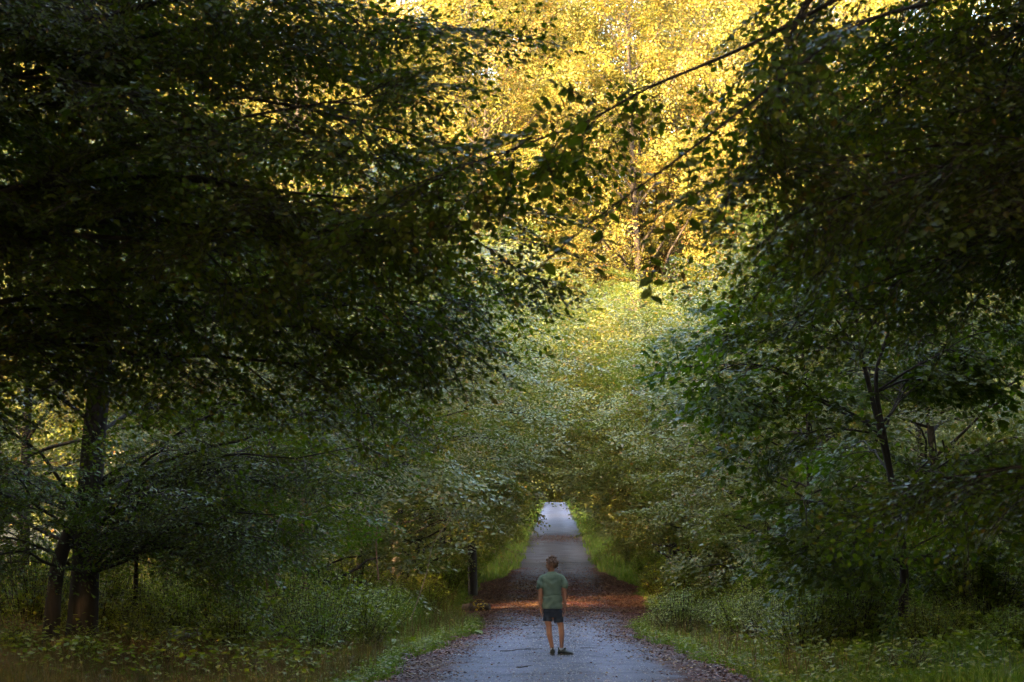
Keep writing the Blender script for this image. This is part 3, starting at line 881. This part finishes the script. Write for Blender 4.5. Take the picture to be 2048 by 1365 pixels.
p = at(590, 1190, 36); shrub(2, p[0], p[1], 1.0, "leafy shrub behind the bright nettles on the left verge")
for y in np.arange(27, 58, 2.2):
    for sd in (-1, 1):
        for row, x0 in enumerate((3.7, 5.0, 6.4, 7.8)):
            if row == 0 and y < 31: continue
            if rng.random() < .12: continue
            k = int(rng.integers(0, 3)); sc = rng.uniform(.75, 1.2) * (0.7 if row == 0 else 1) * (0.55 if y < 31 else 1)
            shrub(k, sd * (x0 + rng.uniform(-.4, .5)), y + rng.uniform(-1, 1), sc)
for y in np.arange(33, 60, 2.6):
    for sd in (-1, 1):
        for x0 in (9.2, 11.2, 13.4):
            if x0 < .3 * y + 1: shrub(int(rng.integers(0, 3)), sd * (x0 + rng.uniform(-.7, .7)), y + rng.uniform(-1, 1), rng.uniform(.9, 1.5))
for y in np.arange(60, 200, 5.0):
    for sd in (-1, 1):
        shrub(int(rng.integers(0, 4)), sd * (3.3 + rng.uniform(-.3, .6)), y + rng.uniform(-2, 2), rng.uniform(.7, 1.1))
for x_, y_ in ((-2.6, 237), (-1.2, 240), (.3, 238), (1.6, 240), (2.8, 236)): shrub(2, x_, y_, 1.5, "leafy shrub at the far crest where the road vanishes")
for y in np.arange(60, 110, 3.0):
    for sd in (-1, 1):
        shrub(int(rng.integers(0, 3)), sd * (5.5 + rng.uniform(-.8, 3)), y + rng.uniform(-2, 2), rng.uniform(.9, 1.4))

# ------------------------------------------------------------------ grass, ground cover, fallen leaves
def surf(x, y): return np.maximum(road_z(np.clip(x, -3, 3), y), ground_z(x, y))
def blades(name, X, Y, H, W, mat, r, lean=.35, zf=surf):
    n = len(X); Z = zf(X, Y) - .02
    az = r.uniform(0, 6.28, n); la = r.uniform(0, 6.28, n); le = np.abs(r.normal(0, lean, n)) * H
    wx, wy = np.cos(az) * W / 2, np.sin(az) * W / 2
    lx, ly = np.cos(la) * le, np.sin(la) * le
    V = np.empty((n, 5, 3))
    V[:, 0] = np.stack([X - wx, Y - wy, Z], 1); V[:, 1] = np.stack([X + wx, Y + wy, Z], 1)
    V[:, 2] = np.stack([X + wx * .8 + lx * .3, Y + wy * .8 + ly * .3, Z + H * .55], 1); V[:, 3] = np.stack([X - wx * .8 + lx * .3, Y - wy * .8 + ly * .3, Z + H * .55], 1)
    V[:, 4] = np.stack([X + lx, Y + ly, Z + H * (1 - .25 * np.minimum(1, le / H))], 1)
    o = (np.arange(n) * 5)[:, None]
    rd = r.random(n)
    me = np_mesh(name, V.reshape(-1, 3), [o + np.array([[0, 1, 2, 3]]), o + np.array([[3, 2, 4]])], mat, smooth=False, rand=np.concatenate([rd, rd]))
    return link(name, me, None, "stuff")

r = np.random.default_rng(21)
EY = [20, 24, 28, 33, 38, 44, 48, 55, 72, 78, 85, 115, 230]
EL = [2.4, 2.3, 2.25, 2.15, 1.85, 1.5, 1.75, 2.6, 2.7, 1.8, 1.4, 1.4, 1.15]
ER = [3.1, 2.8, 2.45, 2.1, 1.65, 1.55, 1.9, 2.7, 2.8, 2.0, 1.5, 1.5, 1.2]
def edge_x(y, side):      # ragged inner edge of the verge
    return np.where(np.asarray(side) < 0, np.interp(y, EY, EL), np.interp(y, EY, ER)) + .10 * np.sin(y * .9 + side) + .07 * np.sin(y * 2.3 + side * 2) + .05 * np.sin(y * 6.1 + side)
for sd, nm in ((-1, "left"), (1, "right")):
    n = 42000
    y = 24 + 60 * r.random(n) ** 1.6
    w = r.exponential(.75, n)
    x = sd * (edge_x(y, sd) + np.abs(r.normal(0, .08, n)) + np.minimum(w, 4))
    h = r.uniform(.05, .14, n) * (1 + .45 * np.minimum(w, 2))
    tag(blades("verge_grass", x, y, h, r.uniform(.006, .012, n), M['grass'], r), f"short green grass along the {nm} edge of the road", "grass")
    n = 16000
    y = 70 + 170 * r.random(n)
    x = sd * (edge_x(y, sd) + np.abs(r.normal(0, .1, n)) + r.uniform(0, 2.2, n))
    tag(blades("verge_grass", x, y, r.uniform(.15, .4, n), r.uniform(.02, .04, n), M['grass'], r), f"grass of the far verge on the {nm} of the rising road", "grass")
n = 40000
x = r.uniform(-9, -2.7, n); y = r.uniform(19, 33, n)
tag(blades("dry_grass", x, y, r.uniform(.12, .42, n), r.uniform(.005, .011, n), M['drygrass'], r, lean=.5), "brownish dry grass in the dark lower left corner", "grass")
n = 32000
x = r.uniform(3.0, 9, n); y = r.uniform(18, 34, n)
tag(blades("rough_grass", x, y, r.uniform(.08, .30, n), r.uniform(.006, .011, n), M['grass'], r, lean=.5), "rough dark grass in the lower right corner", "grass")
n = 2600
x = -(3.0 + np.abs(r.normal(0, .6, n))); y = r.uniform(36, 46, n)
tag(blades("tall_grass", x, y, r.uniform(.5, 1.0, n), r.uniform(.006, .01, n), M['grass'], r, lean=.4), "tall seeding grass at the back of the left verge", "grass")

n = 60000
y = 24 + 80 * r.random(n) ** 1.4; sd = r.choice([-1, 1], n)
x = sd * (3.0 + np.abs(r.normal(0, 1, n)) * 4)
P = np.stack([x, y, ground_z(x, y) + r.random(n) ** 2 * .55], 1); a = r.uniform(0, 6.28, n)
tag(link("ground_cover", bake_leaves("ground_cover", P, np.stack([np.cos(a), np.sin(a), r.normal(0, .3, n)], 1), np.stack([r.normal(0, .4, n), r.normal(0, .4, n), np.ones(n)], 1), r.uniform(.05, .12, n), LEAF4, M['herb']), None, "stuff"), "low leafy plants covering the forest floor", "ground cover")

n = 26000
y = 24 + 50 * r.random(n) ** 1.5; sd = r.choice([-1, 1], n)
x = sd * (edge_x(y, sd) + .1 + np.abs(r.normal(0, .7, n)))
P = np.stack([x, y, surf(x, y) + r.uniform(.02, .2, n)], 1); a = r.uniform(0, 6.28, n)
tag(link("verge_herbs", bake_leaves("verge_herbs", P, np.stack([np.cos(a), np.sin(a), r.normal(0, .3, n)], 1), np.stack([r.normal(0, .4, n), r.normal(0, .4, n), np.ones(n)], 1), r.uniform(.025, .07, n), LEAF4, M['herb']), None, "stuff"), "small herb leaves mixed into the grass of both verges", "herbs")

def litter(name, x, y, s, mat, zf, lab):
    n = len(x); P = np.stack([x, y, zf(x, y) + r.uniform(.004, .03, n)], 1); a = r.uniform(0, 6.28, n)
    tag(link(name, bake_leaves(name, P, np.stack([np.cos(a), np.sin(a), r.normal(0, .15, n)], 1), np.stack([r.normal(0, .35, n), r.normal(0, .35, n), np.ones(n)], 1), s, LEAF4, mat), None, "stuff"), lab, "leaves")
def surf(x, y): return np.maximum(road_z(np.clip(x, -3, 3), y), ground_z(x, y))
n = 26000
y = 23 + 60 * r.random(n) ** 1.7; sd = r.choice([-1, 1], n)
litter("fallen_leaves", sd * (edge_x(y, sd) + .1 - np.abs(r.normal(0, .42, n))), y, r.uniform(.03, .07, n), M['litter'], surf, "reddish brown fallen leaves littering both shoulders of the road")
n = 48000
y = np.concatenate([r.normal(63, 7.5, 42000), r.normal(113, 3, 6000)])  # leaves thickened to deepen the dip's shade, also laid on the far shade band
litter("fallen_leaves", r.normal(0, 1.5, n), y, r.uniform(.04, .08, n), M['litter'], surf, "dense leaf litter strewn over the road in the shaded dip")
n = 900
y = 24 + 30 * r.random(n) ** 1.3
litter("scattered_leaves", r.uniform(-1.6, 1.6, n), y, r.uniform(.03, .055, n), M['litter'], surf, "few single fallen leaves scattered on the grey gravel")
n = 3200
y = 24 + 40 * r.random(n) ** 1.5; sd = r.choice([-1, 1], n)
def in_grass(x, y): return surf(x, y) + .05
litter("fallen_leaves", sd * (edge_x(y, sd) + np.abs(r.normal(0, .6, n))), y, r.uniform(.04, .08, n), M['litter'], in_grass, "brown leaves caught in the grass of both verges")
n = 2600
y = 25 + 40 * r.random(n) ** 1.4; sd = r.choice([-1, 1], n)
blades_ = blades("weed_stalks", sd * (edge_x(y, sd) + .35 + np.abs(r.normal(0, .7, n))), y, r.uniform(.3, .7, n), r.uniform(.006, .012, n), M['drygrass'], r, lean=.45)
tag(blades_, "thin dry weed stalks standing in the grass of both verges", "weeds")
# loose stones
n = 5000
x = r.normal(0, 1.1, n); y = 23 + 25 * r.random(n) ** 1.3; sz = r.uniform(.006, .02, n)
V = np.array([(1, 0, 0), (-.5, .9, 0), (-.5, -.9, 0), (0, 0, .9)]) ; c = np.stack([x, y, surf(x, y) + .002], 1)
a = r.uniform(0, 6.28, n); ca, sa = np.cos(a), np.sin(a)
VV = np.empty((n, 4, 3)); VV[:, :, 0] = V[None, :, 0] * ca[:, None] - V[None, :, 1] * sa[:, None]; VV[:, :, 1] = V[None, :, 0] * sa[:, None] + V[None, :, 1] * ca[:, None]; VV[:, :, 2] = V[None, :, 2]
VV = VV * sz[:, None, None] + c[:, None]
o = (np.arange(n) * 4)[:, None]
M['stone'] = plain_mat("road_stone", [(.3, (.2, .2, .21)), (.7, (.42, .42, .43))], 3, .8, 0)
tag(link("gravel_stones", np_mesh("gravel_stones", VV.reshape(-1, 3), [o + np.array([[0, 1, 3]]), o + np.array([[1, 2, 3]]), o + np.array([[2, 0, 3]])], M['stone'], smooth=False), None, "stuff"), "loose pale stones on the gravel road", "gravel")

# fallen sticks on the gravel
for lab, a, b_, d, rr in [("long thin stick lying left of the boy's shoes", (1000, 1298), (1085, 1295), 34, .010), ("short dark stick on the gravel near the bottom edge", (1033, 1337), (1056, 1338), 28.8, .012), ("small twig on the gravel right of the boy", (1160, 1296), (1195, 1294), 34.5, .007)]:
    p0, p1 = at(*a, d), at(*b_, d); p0[2] = float(surf(p0[0], d)) + .012; p1[2] = float(surf(p1[0], d)) + .012
    T = Tubes(); c = curve(p0, p1, r, wob=.03, n=8); c[:, 2] = np.maximum(c[:, 2], p0[2]); T.add(c - p0, np.linspace(rr, rr * .5, 8), 6)
    if rr > .008: T.add(np.array([c[4], c[4] + [.05, .05, .01], c[4] + [.12, .1, .015]]) - p0, [rr * .5, rr * .4, rr * .3], 5)
    o_ = link("fallen_stick", T.mesh("fallen_stick", M['bark'])); o_.location = p0; tag(o_, lab, "stick")

# broad-leaved plants on the left verge
def broad_plant(x, y, s, label, nleaf=9):
    root = empty("broad_leaf_plant", (x, y, float(ground_z(x, y)))); tag(root, label, "plant")
    T = Tubes()
    for i in range(nleaf):
        a = i * 2.4 + r.uniform(-.3, .3); h = s * r.uniform(.25, .5); l = s * r.uniform(.15, .4)
        tip = np.array([math.cos(a) * l, math.sin(a) * l, h])
        T.add(np.array([[0, 0, 0], tip * [.4, .4, .7], tip]), [.008, .006, .005], 4)
        me = leaf_unit(LEAF6, M['herb'], "broad")
        leaf_objects(root, tip[None], np.array([[math.cos(a), math.sin(a), -.25]]), np.array([[r.normal(0, .2), r.normal(0, .2), 1.]]), np.array([s * r.uniform(.35, .55)]), me)
    link("stalks", T.mesh("stalks", M['herb']), root)
for (u, v, d, s, lab) in [(935, 1262, 41, .5, "broad-leaved plant at the far corner of the left verge"), (800, 1290, 35.5, .55, "broad-leaved plant with big leaves in front of the left nettles"), (860, 1275, 37.5, .45, "small broad-leaved plant in the bright grass of the left verge"), (1480, 1262, 37, .5, "broad-leaved plant under the right shrubs")]:
    p = at(u, v, d); broad_plant(p[0], p[1], s, lab)

# log with yellow-leaved seedling at the left edge of the dip
p = at(958, 1225, 57); p[2] = float(ground_z(p[0], p[1])) + .13
T = Tubes(); T.add(np.array([[-.45, .1, .0], [-.2, .05, .02], [.1, 0, .03], [.3, -.05, .03], [.31, -.05, .03]]), [.16, .17, .16, .15, .01], 12)
o_ = link("fallen_log", T.mesh("fallen_log", M['bark'])); o_.location = p; tag(o_, "short dark log lying at the left edge of the dip", "log")
root = empty("yellow_seedling", (p[0] + .05, p[1] - .4, p[2] - .13)); tag(root, "yellow-leaved seedling in front of the dark log", "plant")
T = Tubes(); P, D, Nn, S = [], [], [], []
for i in range(7):
    a = i * .9; c = np.array([[0, 0, 0], [.05 * math.cos(a), .05 * math.sin(a), .15], [.18 * math.cos(a), .18 * math.sin(a), .32 + .05 * (i % 3)]]); T.add(c, [.005, .004, .003], 4)
    for k in range(5):
        t = .4 + .15 * k; q = c[0] * (1 - t) + c[2] * t
        P.append(q); D.append([math.cos(a + k * 2), math.sin(a + k * 2), .1]); Nn.append([r.normal(0, .4), r.normal(0, .4), 1]); S.append(.1)
link("stems", T.mesh("stems", M['twig']), root); leaf_objects(root, np.array(P), np.array(D), np.array(Nn), np.array(S), leaf_unit(LEAF6, M['yellow'], "yellow"))

# ------------------------------------------------------------------ the boy
M['skin'] = plain_mat("skin", [(.3, (.27, .13, .082)), (.7, (.33, .165, .105))], 6, .55, 0, spec=.4)
M['hair'] = plain_mat("brown_hair", [(.3, (.065, .03, .014)), (.7, (.17, .085, .04))], 40, .5, .3, 90, spec=.5, stretch=(1, 1, .3))
M['tshirt'] = plain_mat("sage_cotton", [(.3, (.105, .155, .11)), (.7, (.14, .195, .14))], 14, .9, .25, 300)
M['denim'] = plain_mat("dark_denim", [(.3, (.012, .018, .032)), (.7, (.028, .04, .06))], 18, .85, .3, 400)
M['shoe'] = plain_mat("dark_shoe", [(.3, (.016, .022, .018)), (.7, (.035, .042, .035))], 30, .6, .2)
M['sole'] = plain_mat("shoe_sole", [(.3, (.05, .05, .045)), (.7, (.09, .088, .08))], 20, .7, 0)
M['sock'] = plain_mat("pale_sock", [(.3, (.35, .35, .36)), (.7, (.5, .5, .5))], 40, .9, 0)
M['eye'] = plain_mat("eye", [(.3, (.5, .48, .45)), (.7, (.6, .58, .55))], 5, .2, 0)
BOY_Y = 32.4
_p = at(1104.8, 1300, BOY_Y)
boy_x, boy_z = float(_p[0]), float(road_z(_p[0], BOY_Y))
K = 0.001375                                    # metres per pixel of the enlarged figure
def bx_(zx): return (zx - 385) * K
def bz_(zy): return (1290 - zy) * K


class Shell:
    """closed lofts that are fused into one surface by a voxel remesh"""
    def __init__(self): self.V = []; self.F = []
    def loft(self, rings, n=14):
        """rings: (centre, u half axis, v half axis)"""
        b = len(self.V); a = np.linspace(0, 2 * np.pi, n, endpoint=False)
        for c, u, v in rings:
            c, u, v = map(np.asarray, (c, u, v))
            for t in a: self.V.append(tuple(c + math.cos(t) * u + math.sin(t) * v))
        for i in range(len(rings) - 1):
            for j in range(n):
                k = b + i * n
                self.F.append((k + j, k + (j + 1) % n, k + n + (j + 1) % n, k + n + j))
        self.F.append(tuple(b + j for j in range(n))[::-1])
        k = b + (len(rings) - 1) * n
        self.F.append(tuple(k + j for j in range(n)))
    def limb(self, pts, radii, n=12, round_=True):
        """tapered limb along pts; radii are numbers or (across, deep)"""
        pts = [np.array(p, float) for p in pts]; R = [(r_, r_) if np.isscalar(r_) else r_ for r_ in radii]
        rings = []
        for i, p in enumerate(pts):
            t = unit(pts[min(i + 1, len(pts) - 1)] - pts[max(i - 1, 0)])
            u = np.array([1., 0, 0]) - t * t[0] if abs(t[0]) < .9 else np.array([0, 0, 1.]) - t * t[2]
            u = unit(u); v = np.cross(t, u)
            if round_ and i == 0:
                rings += [(p - t * R[i][0] * .7, u * R[i][0] * .35, v * R[i][1] * .35), (p - t * R[i][0] * .4, u * R[i][0] * .75, v * R[i][1] * .75)]
            rings.append((p, u * R[i][0], v * R[i][1]))
            if round_ and i == len(pts) - 1:
                rings += [(p + t * R[i][0] * .4, u * R[i][0] * .75, v * R[i][1] * .75), (p + t * R[i][0] * .7, u * R[i][0] * .35, v * R[i][1] * .35)]
        self.loft(rings, n)
    def ball(self, c, rx, ry, rz, rot=None, n=16):
        rings = []
        m = rot if rot is not None else np.eye(3)
        c = np.asarray(c, float)
        for k in range(1, 12):
            th = math.pi * k / 12
            rings.append((c + m @ np.array([0, 0, -math.cos(th) * rz]), m @ np.array([math.sin(th) * rx, 0, 0]), m @ np.array([0, math.sin(th) * ry, 0])))
        self.loft(rings, n)
    def build(self, name, mat, parent, voxel=.007, smooth=2, disp=None):
        me = bpy.data.meshes.new(name); me.from_pydata(self.V, [], self.F)
        o = bpy.data.objects.new(name, me); COL.objects.link(o)
        bm = bmesh.new(); bm.from_mesh(me); bmesh.ops.recalc_face_normals(bm, faces=bm.faces); bm.to_mesh(me); bm.free()
        md = o.modifiers.new("fuse", 'REMESH'); md.mode = 'VOXEL'; md.voxel_size = voxel
        sm = o.modifiers.new("soft", 'SMOOTH'); sm.factor = .5; sm.iterations = smooth
        dg = bpy.context.evaluated_depsgraph_get()
        res = bpy.data.meshes.new_from_object(o.evaluated_get(dg))
        o.modifiers.clear(); o.data = res; bpy.data.meshes.remove(me); res.name = name
        if disp:
            n = len(res.vertices); co = np.empty(n * 3, np.float32); no = np.empty(n * 3, np.float32)
            res.vertices.foreach_get("co", co); res.vertices.foreach_get("normal", no)
            co = co.reshape(-1, 3); no = no.reshape(-1, 3)
            co += no * disp(co)[:, None]; res.vertices.foreach_set("co", co.astype(np.float32).ravel()); res.update()
        res.materials.clear(); res.materials.append(mat)
        res.polygons.foreach_set("use_smooth", np.ones(len(res.polygons), bool))
        if parent is not None: o.parent = parent
        return o


B = Shell()
# legs: hip, knee, calf, ankle, heel to toes (inside the shoes)
LL = [(bx_(330), .0, .66), (bx_(334), .0, bz_(905)), (bx_(346), .005, bz_(960)), (bx_(350), -.012, bz_(1050)), (bx_(372), -.004, bz_(1150)), (bx_(387), .0, bz_(1225)), (bx_(388), .005, .05)]
B.limb(LL, [.078, .056, .047, (.046, .052), .034, .027, .03])
RL = [(bx_(452), .0, .66), (bx_(472), .0, bz_(905)), (bx_(486), .005, bz_(960)), (bx_(493), -.012, bz_(1050)), (bx_(492), -.004, bz_(1150)), (bx_(492), .0, bz_(1225)), (bx_(493), .0, .05)]
B.limb(RL, [.078, .056, .047, (.046, .052), .034, .027, .03])
B.limb([(bx_(388), -.02, .035), (bx_(386), .12, .03)], [.028, .022]); B.limb([(bx_(488), -.01, .035), (bx_(570), -.02, .03)], [.028, .022])
# trunk, neck
B.limb([(bx_(388), 0, .66), (bx_(390), 0, .75), (bx_(388), 0, .92), (bx_(380), .0, 1.08), (bx_(378), .0, 1.19), (bx_(378), .0, 1.25), (bx_(376), .005, 1.285)], [(.13, .09), (.135, .09), (.115, .08), (.135, .088), (.15, .085), (.125, .07), (.06, .055)], n=18)
B.limb([(bx_(377), -.002, 1.26), (bx_(375), .012, 1.33), (bx_(374), .022, 1.39)], [.05, .046, .048])
# arms with bent elbows
LA = [(bx_(268), 0, 1.235), (bx_(250), -.01, 1.12), (bx_(246), -.018, 1.0), (bx_(243), -.004, .87), (bx_(250), .02, .755)]
RA = [(bx_(490), 0, 1.235), (bx_(517), -.01, 1.12), (bx_(528), -.018, 1.0), (bx_(532), -.004, .88), (bx_(534), .02, .765)]
B.limb(LA, [.042, .038, .034, .031, .022]); B.limb(RA, [.042, .038, .034, .031, .022])
for wrist, s_ in ((LA[-1], 1), (RA[-1], -1)):
    w = np.array(wrist)
    B.limb([w, w + [.002 * s_, .008, -.04], w + [.004 * s_, .014, -.078]], [(.020, .015), (.017, .034), (.014, .036)])
    for k, (yy, ln) in enumerate([(-.026, .058), (-.008, .072), (.012, .068), (.03, .052)]):
        q = w + np.array([.004 * s_, .014 + yy, -.078])
        B.limb([q, q + [.004 * s_, .004, -ln * .5], q + [.014 * s_, .006, -ln * .8], q + [.024 * s_, .006, -ln]], [.0088, .0082, .0078, .007], n=8)
    q = w + np.array([.006 * s_, .03, -.03])
    B.limb([q, q + [.012 * s_, .026, -.028], q + [.014 * s_, .032, -.055]], [.0105, .0092, .008], n=8)
# head turned to the left
YAWH = math.radians(58); hc = np.array([bx_(378), .018, 1.462])
Rh = np.array(Matrix.Rotation(YAWH, 3, 'Z')) @ np.array(Matrix.Rotation(math.radians(-6), 3, 'X'))
def hd(*p): return hc + Rh @ np.array(p, float)
B.ball(hc, .070, .088, .094, Rh)
B.ball(hd(0, .028, -.055), .054, .062, .060, Rh)
B.limb([hd(0, .05, -.098), hd(0, .072, -.094)], [.026, .02])                                   # chin
B.limb([hd(0, .086, .012), hd(0, .100, -.018), hd(0, .106, -.034)], [.009, .012, .014], n=8)     # nose
B.limb([hd(-.016, .091, -.058), hd(.016, .091, -.058)], [.009, .009], n=8)                       # upper lip
B.limb([hd(-.014, .088, -.070), hd(.014, .088, -.070)], [.009, .009], n=8)                       # lower lip
B.limb([hd(-.045, .072, .022), hd(0, .088, .022), hd(.045, .072, .022)], [.011, .012, .011], n=8) # brow
for s_ in (-1, 1):
    B.ball(hd(.074 * s_, -.004, -.014), .010, .020, .032, Rh)
person = B.build("person", M['skin'], None, voxel=.0055, smooth=2)
person.location = (boy_x, BOY_Y, boy_z)
tag(person, "boy in a green t-shirt and dark shorts standing on the road with his back turned", "person")
for s_ in (-1, 1):
    e = Shell(); e.ball(hd(.03 * s_, .074, .003), .012, .012, .010, Rh, 10); e.build("eye", M['eye'], person, voxel=.003, smooth=1)
# hair: a cap over the skull with many short locks
Hs = Shell()
Hs.ball(hd(0, -.012, .022), .077, .090, .090, Rh)
Hs.ball(hd(0, .045, .066), .062, .046, .036, Rh)
Hs.ball(hd(0, -.058, -.035), .056, .036, .052, Rh)
hr = np.random.default_rng(5)
for i in range(420):
    v = unit(hr.normal(0, 1, 3))
    if v[2] < -.55 or (v[1] > .25 and v[2] < .38): continue
    p0 = np.array([v[0] * .073, v[1] * .088 - .012, v[2] * .088 + .02])
    if v[1] > .3: d = np.array([v[0] * .4 + .35, .5, -.15])
    else: d = np.array([v[0] * .5 + hr.normal(0, .25), v[1] * .4, -.8 if v[2] < .6 else .15])
    d = unit(d + hr.normal(0, .22, 3)) * hr.uniform(.025, .045)
    Hs.limb([hd(*p0), hd(*(p0 + d * .6 + v * .006)), hd(*(p0 + d))], [.007, .0055, .003], n=6, round_=False)
Hs.build("hair", M['hair'], person, voxel=.004, smooth=0)
# t-shirt
S_ = Shell()
S_.limb([(bx_(384), -.004, bz_(752)), (bx_(384), -.004, bz_(735)), (bx_(386), -.004, bz_(680)), (bx_(388), -.004, bz_(625)), (bx_(389), -.002, bz_(603)), (bx_(386), -.002, bz_(590)), (bx_(382), -.002, bz_(540)), (bx_(379), -.002, bz_(460)), (bx_(378), -.002, bz_(400)), (bx_(378), 0, bz_(365)), (bx_(376), .004, bz_(340)), (bx_(375), .006, bz_(326))],
        [(.160, .112), (.163, .116), (.160, .116), (.155, .114), (.148, .105), (.148, .108), (.150, .112), (.160, .112), (.168, .106), (.152, .092), (.095, .074), (.062, .060)], n=28, round_=False)
S_.limb([(bx_(290), 0, bz_(385)), (bx_(268), 0, bz_(400)), (bx_(246), -.004, bz_(450)), (bx_(237), -.006, bz_(505))], [.052, .055, (.055, .061), (.058, .068)], round_=True)
S_.limb([(bx_(468), 0, bz_(378)), (bx_(492), 0, bz_(395)), (bx_(520), -.004, bz_(445)), (bx_(534), -.006, bz_(495))], [.052, .055, (.055, .061), (.057, .068)], round_=True)
def folds(c):
    x, y, z = c[:, 0], c[:, 1], c[:, 2]
    f = .0035 * np.sin(34 * x + 16 * z + 2 * np.sin(7 * z + 4 * x)) * np.exp(-((z - 1.02) / .15) ** 2)
    f += .0035 * np.sin(42 * z - 26 * x + 2.5 * np.sin(11 * x + 5 * z)) * np.exp(-((z - .83) / .07) ** 2)
    f += .003 * np.sin(48 * (np.abs(x) * .7 - z * .7) + 2 * np.sin(13 * z)) * np.exp(-((z - 1.14) / .08) ** 2)
    f -= .008 * np.exp(-((z - .94 - .02 * np.sin(11 * x + 1)) / .011) ** 2) * (.6 + .4 * np.sin(15 * x))
    return f * 1.9
S_.build("t_shirt", M['tshirt'], person, voxel=.0055, smooth=2, disp=folds)
# shorts
T_ = Shell()
T_.limb([(bx_(388), 0, .60), (bx_(388), 0, .68), (bx_(388), 0, .79)], [(.135, .10), (.148, .105), (.145, .10)], n=24, round_=False)
T_.limb([(bx_(338), 0, .70), (bx_(334), 0, .62), (bx_(330), 0, bz_(897))], [(.078, .10), (.078, .092), (.079, .088)], n=18, round_=False)
T_.limb([(bx_(442), 0, .70), (bx_(452), 0, .62), (bx_(460), 0, bz_(912))], [(.078, .10), (.078, .092), (.078, .088)], n=18, round_=False)
T_.build("shorts", M['denim'], person, voxel=.0055, smooth=1, disp=lambda c: .0035 * np.sin(55 * c[:, 2] + 30 * c[:, 0]) * np.sin(24 * c[:, 0]))
# socks and shoes
for (ax_, ay_), d, nm in (((bx_(388), 0.0), np.array([-.06, 1.0, 0]), "away"), ((bx_(492), -.005), np.array([.93, -.30, 0]), "right")):
    d = unit(d); sd = np.array([d[1], -d[0], 0]); a0 = np.array([ax_, ay_, 0])
    so = Shell(); so.limb([a0 + [0, 0, .06], a0 + [0, 0, .118]], [.036, .034], round_=False); so.build("sock", M['sock'], person, voxel=.005, smooth=1)
    sh = Shell(); up = np.array([0, 0, 1.])
    rings = []
    for t, w, h in ((-.062, .018, .045), (-.055, .033, .072), (-.02, .040, .088), (.03, .040, .086), (.07, .041, .066), (.12, .044, .05), (.16, .042, .042), (.185, .028, .032), (.192, .012, .022)):
        rings.append((a0 + d * t + up * (.016 + h / 2), sd * w, up * h / 2))
    sh.loft(rings, 16)
    sh.limb([a0 - d * .045 + up * .085, a0 - d * .058 + up * .125], [(.014, .010), (.010, .006)])      # heel tab
    sh.limb([a0 + d * .045 + up * .095, a0 + d * .065 + up * .112], [(.020, .012), (.016, .008)])       # tongue
    shoe = sh.build("shoe", M['shoe'], person, voxel=.005, smooth=1)
    sl = Shell(); rings = []
    for t, w in ((-.068, .018), (-.058, .034), (-.02, .041), (.05, .039), (.11, .046), (.16, .044), (.19, .030), (.20, .012)):
        rings.append((a0 + d * t + up * .014, sd * w, up * .013))
    sl.loft(rings, 12); sl.build("sole", M['sole'], shoe, voxel=.004, smooth=1)
    for k in range(3):
        T = Tubes(); q = a0 + d * (.075 + .022 * k) + up * (.083 - .008 * k)
        T.add(np.array([q - sd * .022, q + up * .006, q + sd * .022]), [.003] * 3, 4); link("lace", T.mesh("lace", M['sole']), shoe)
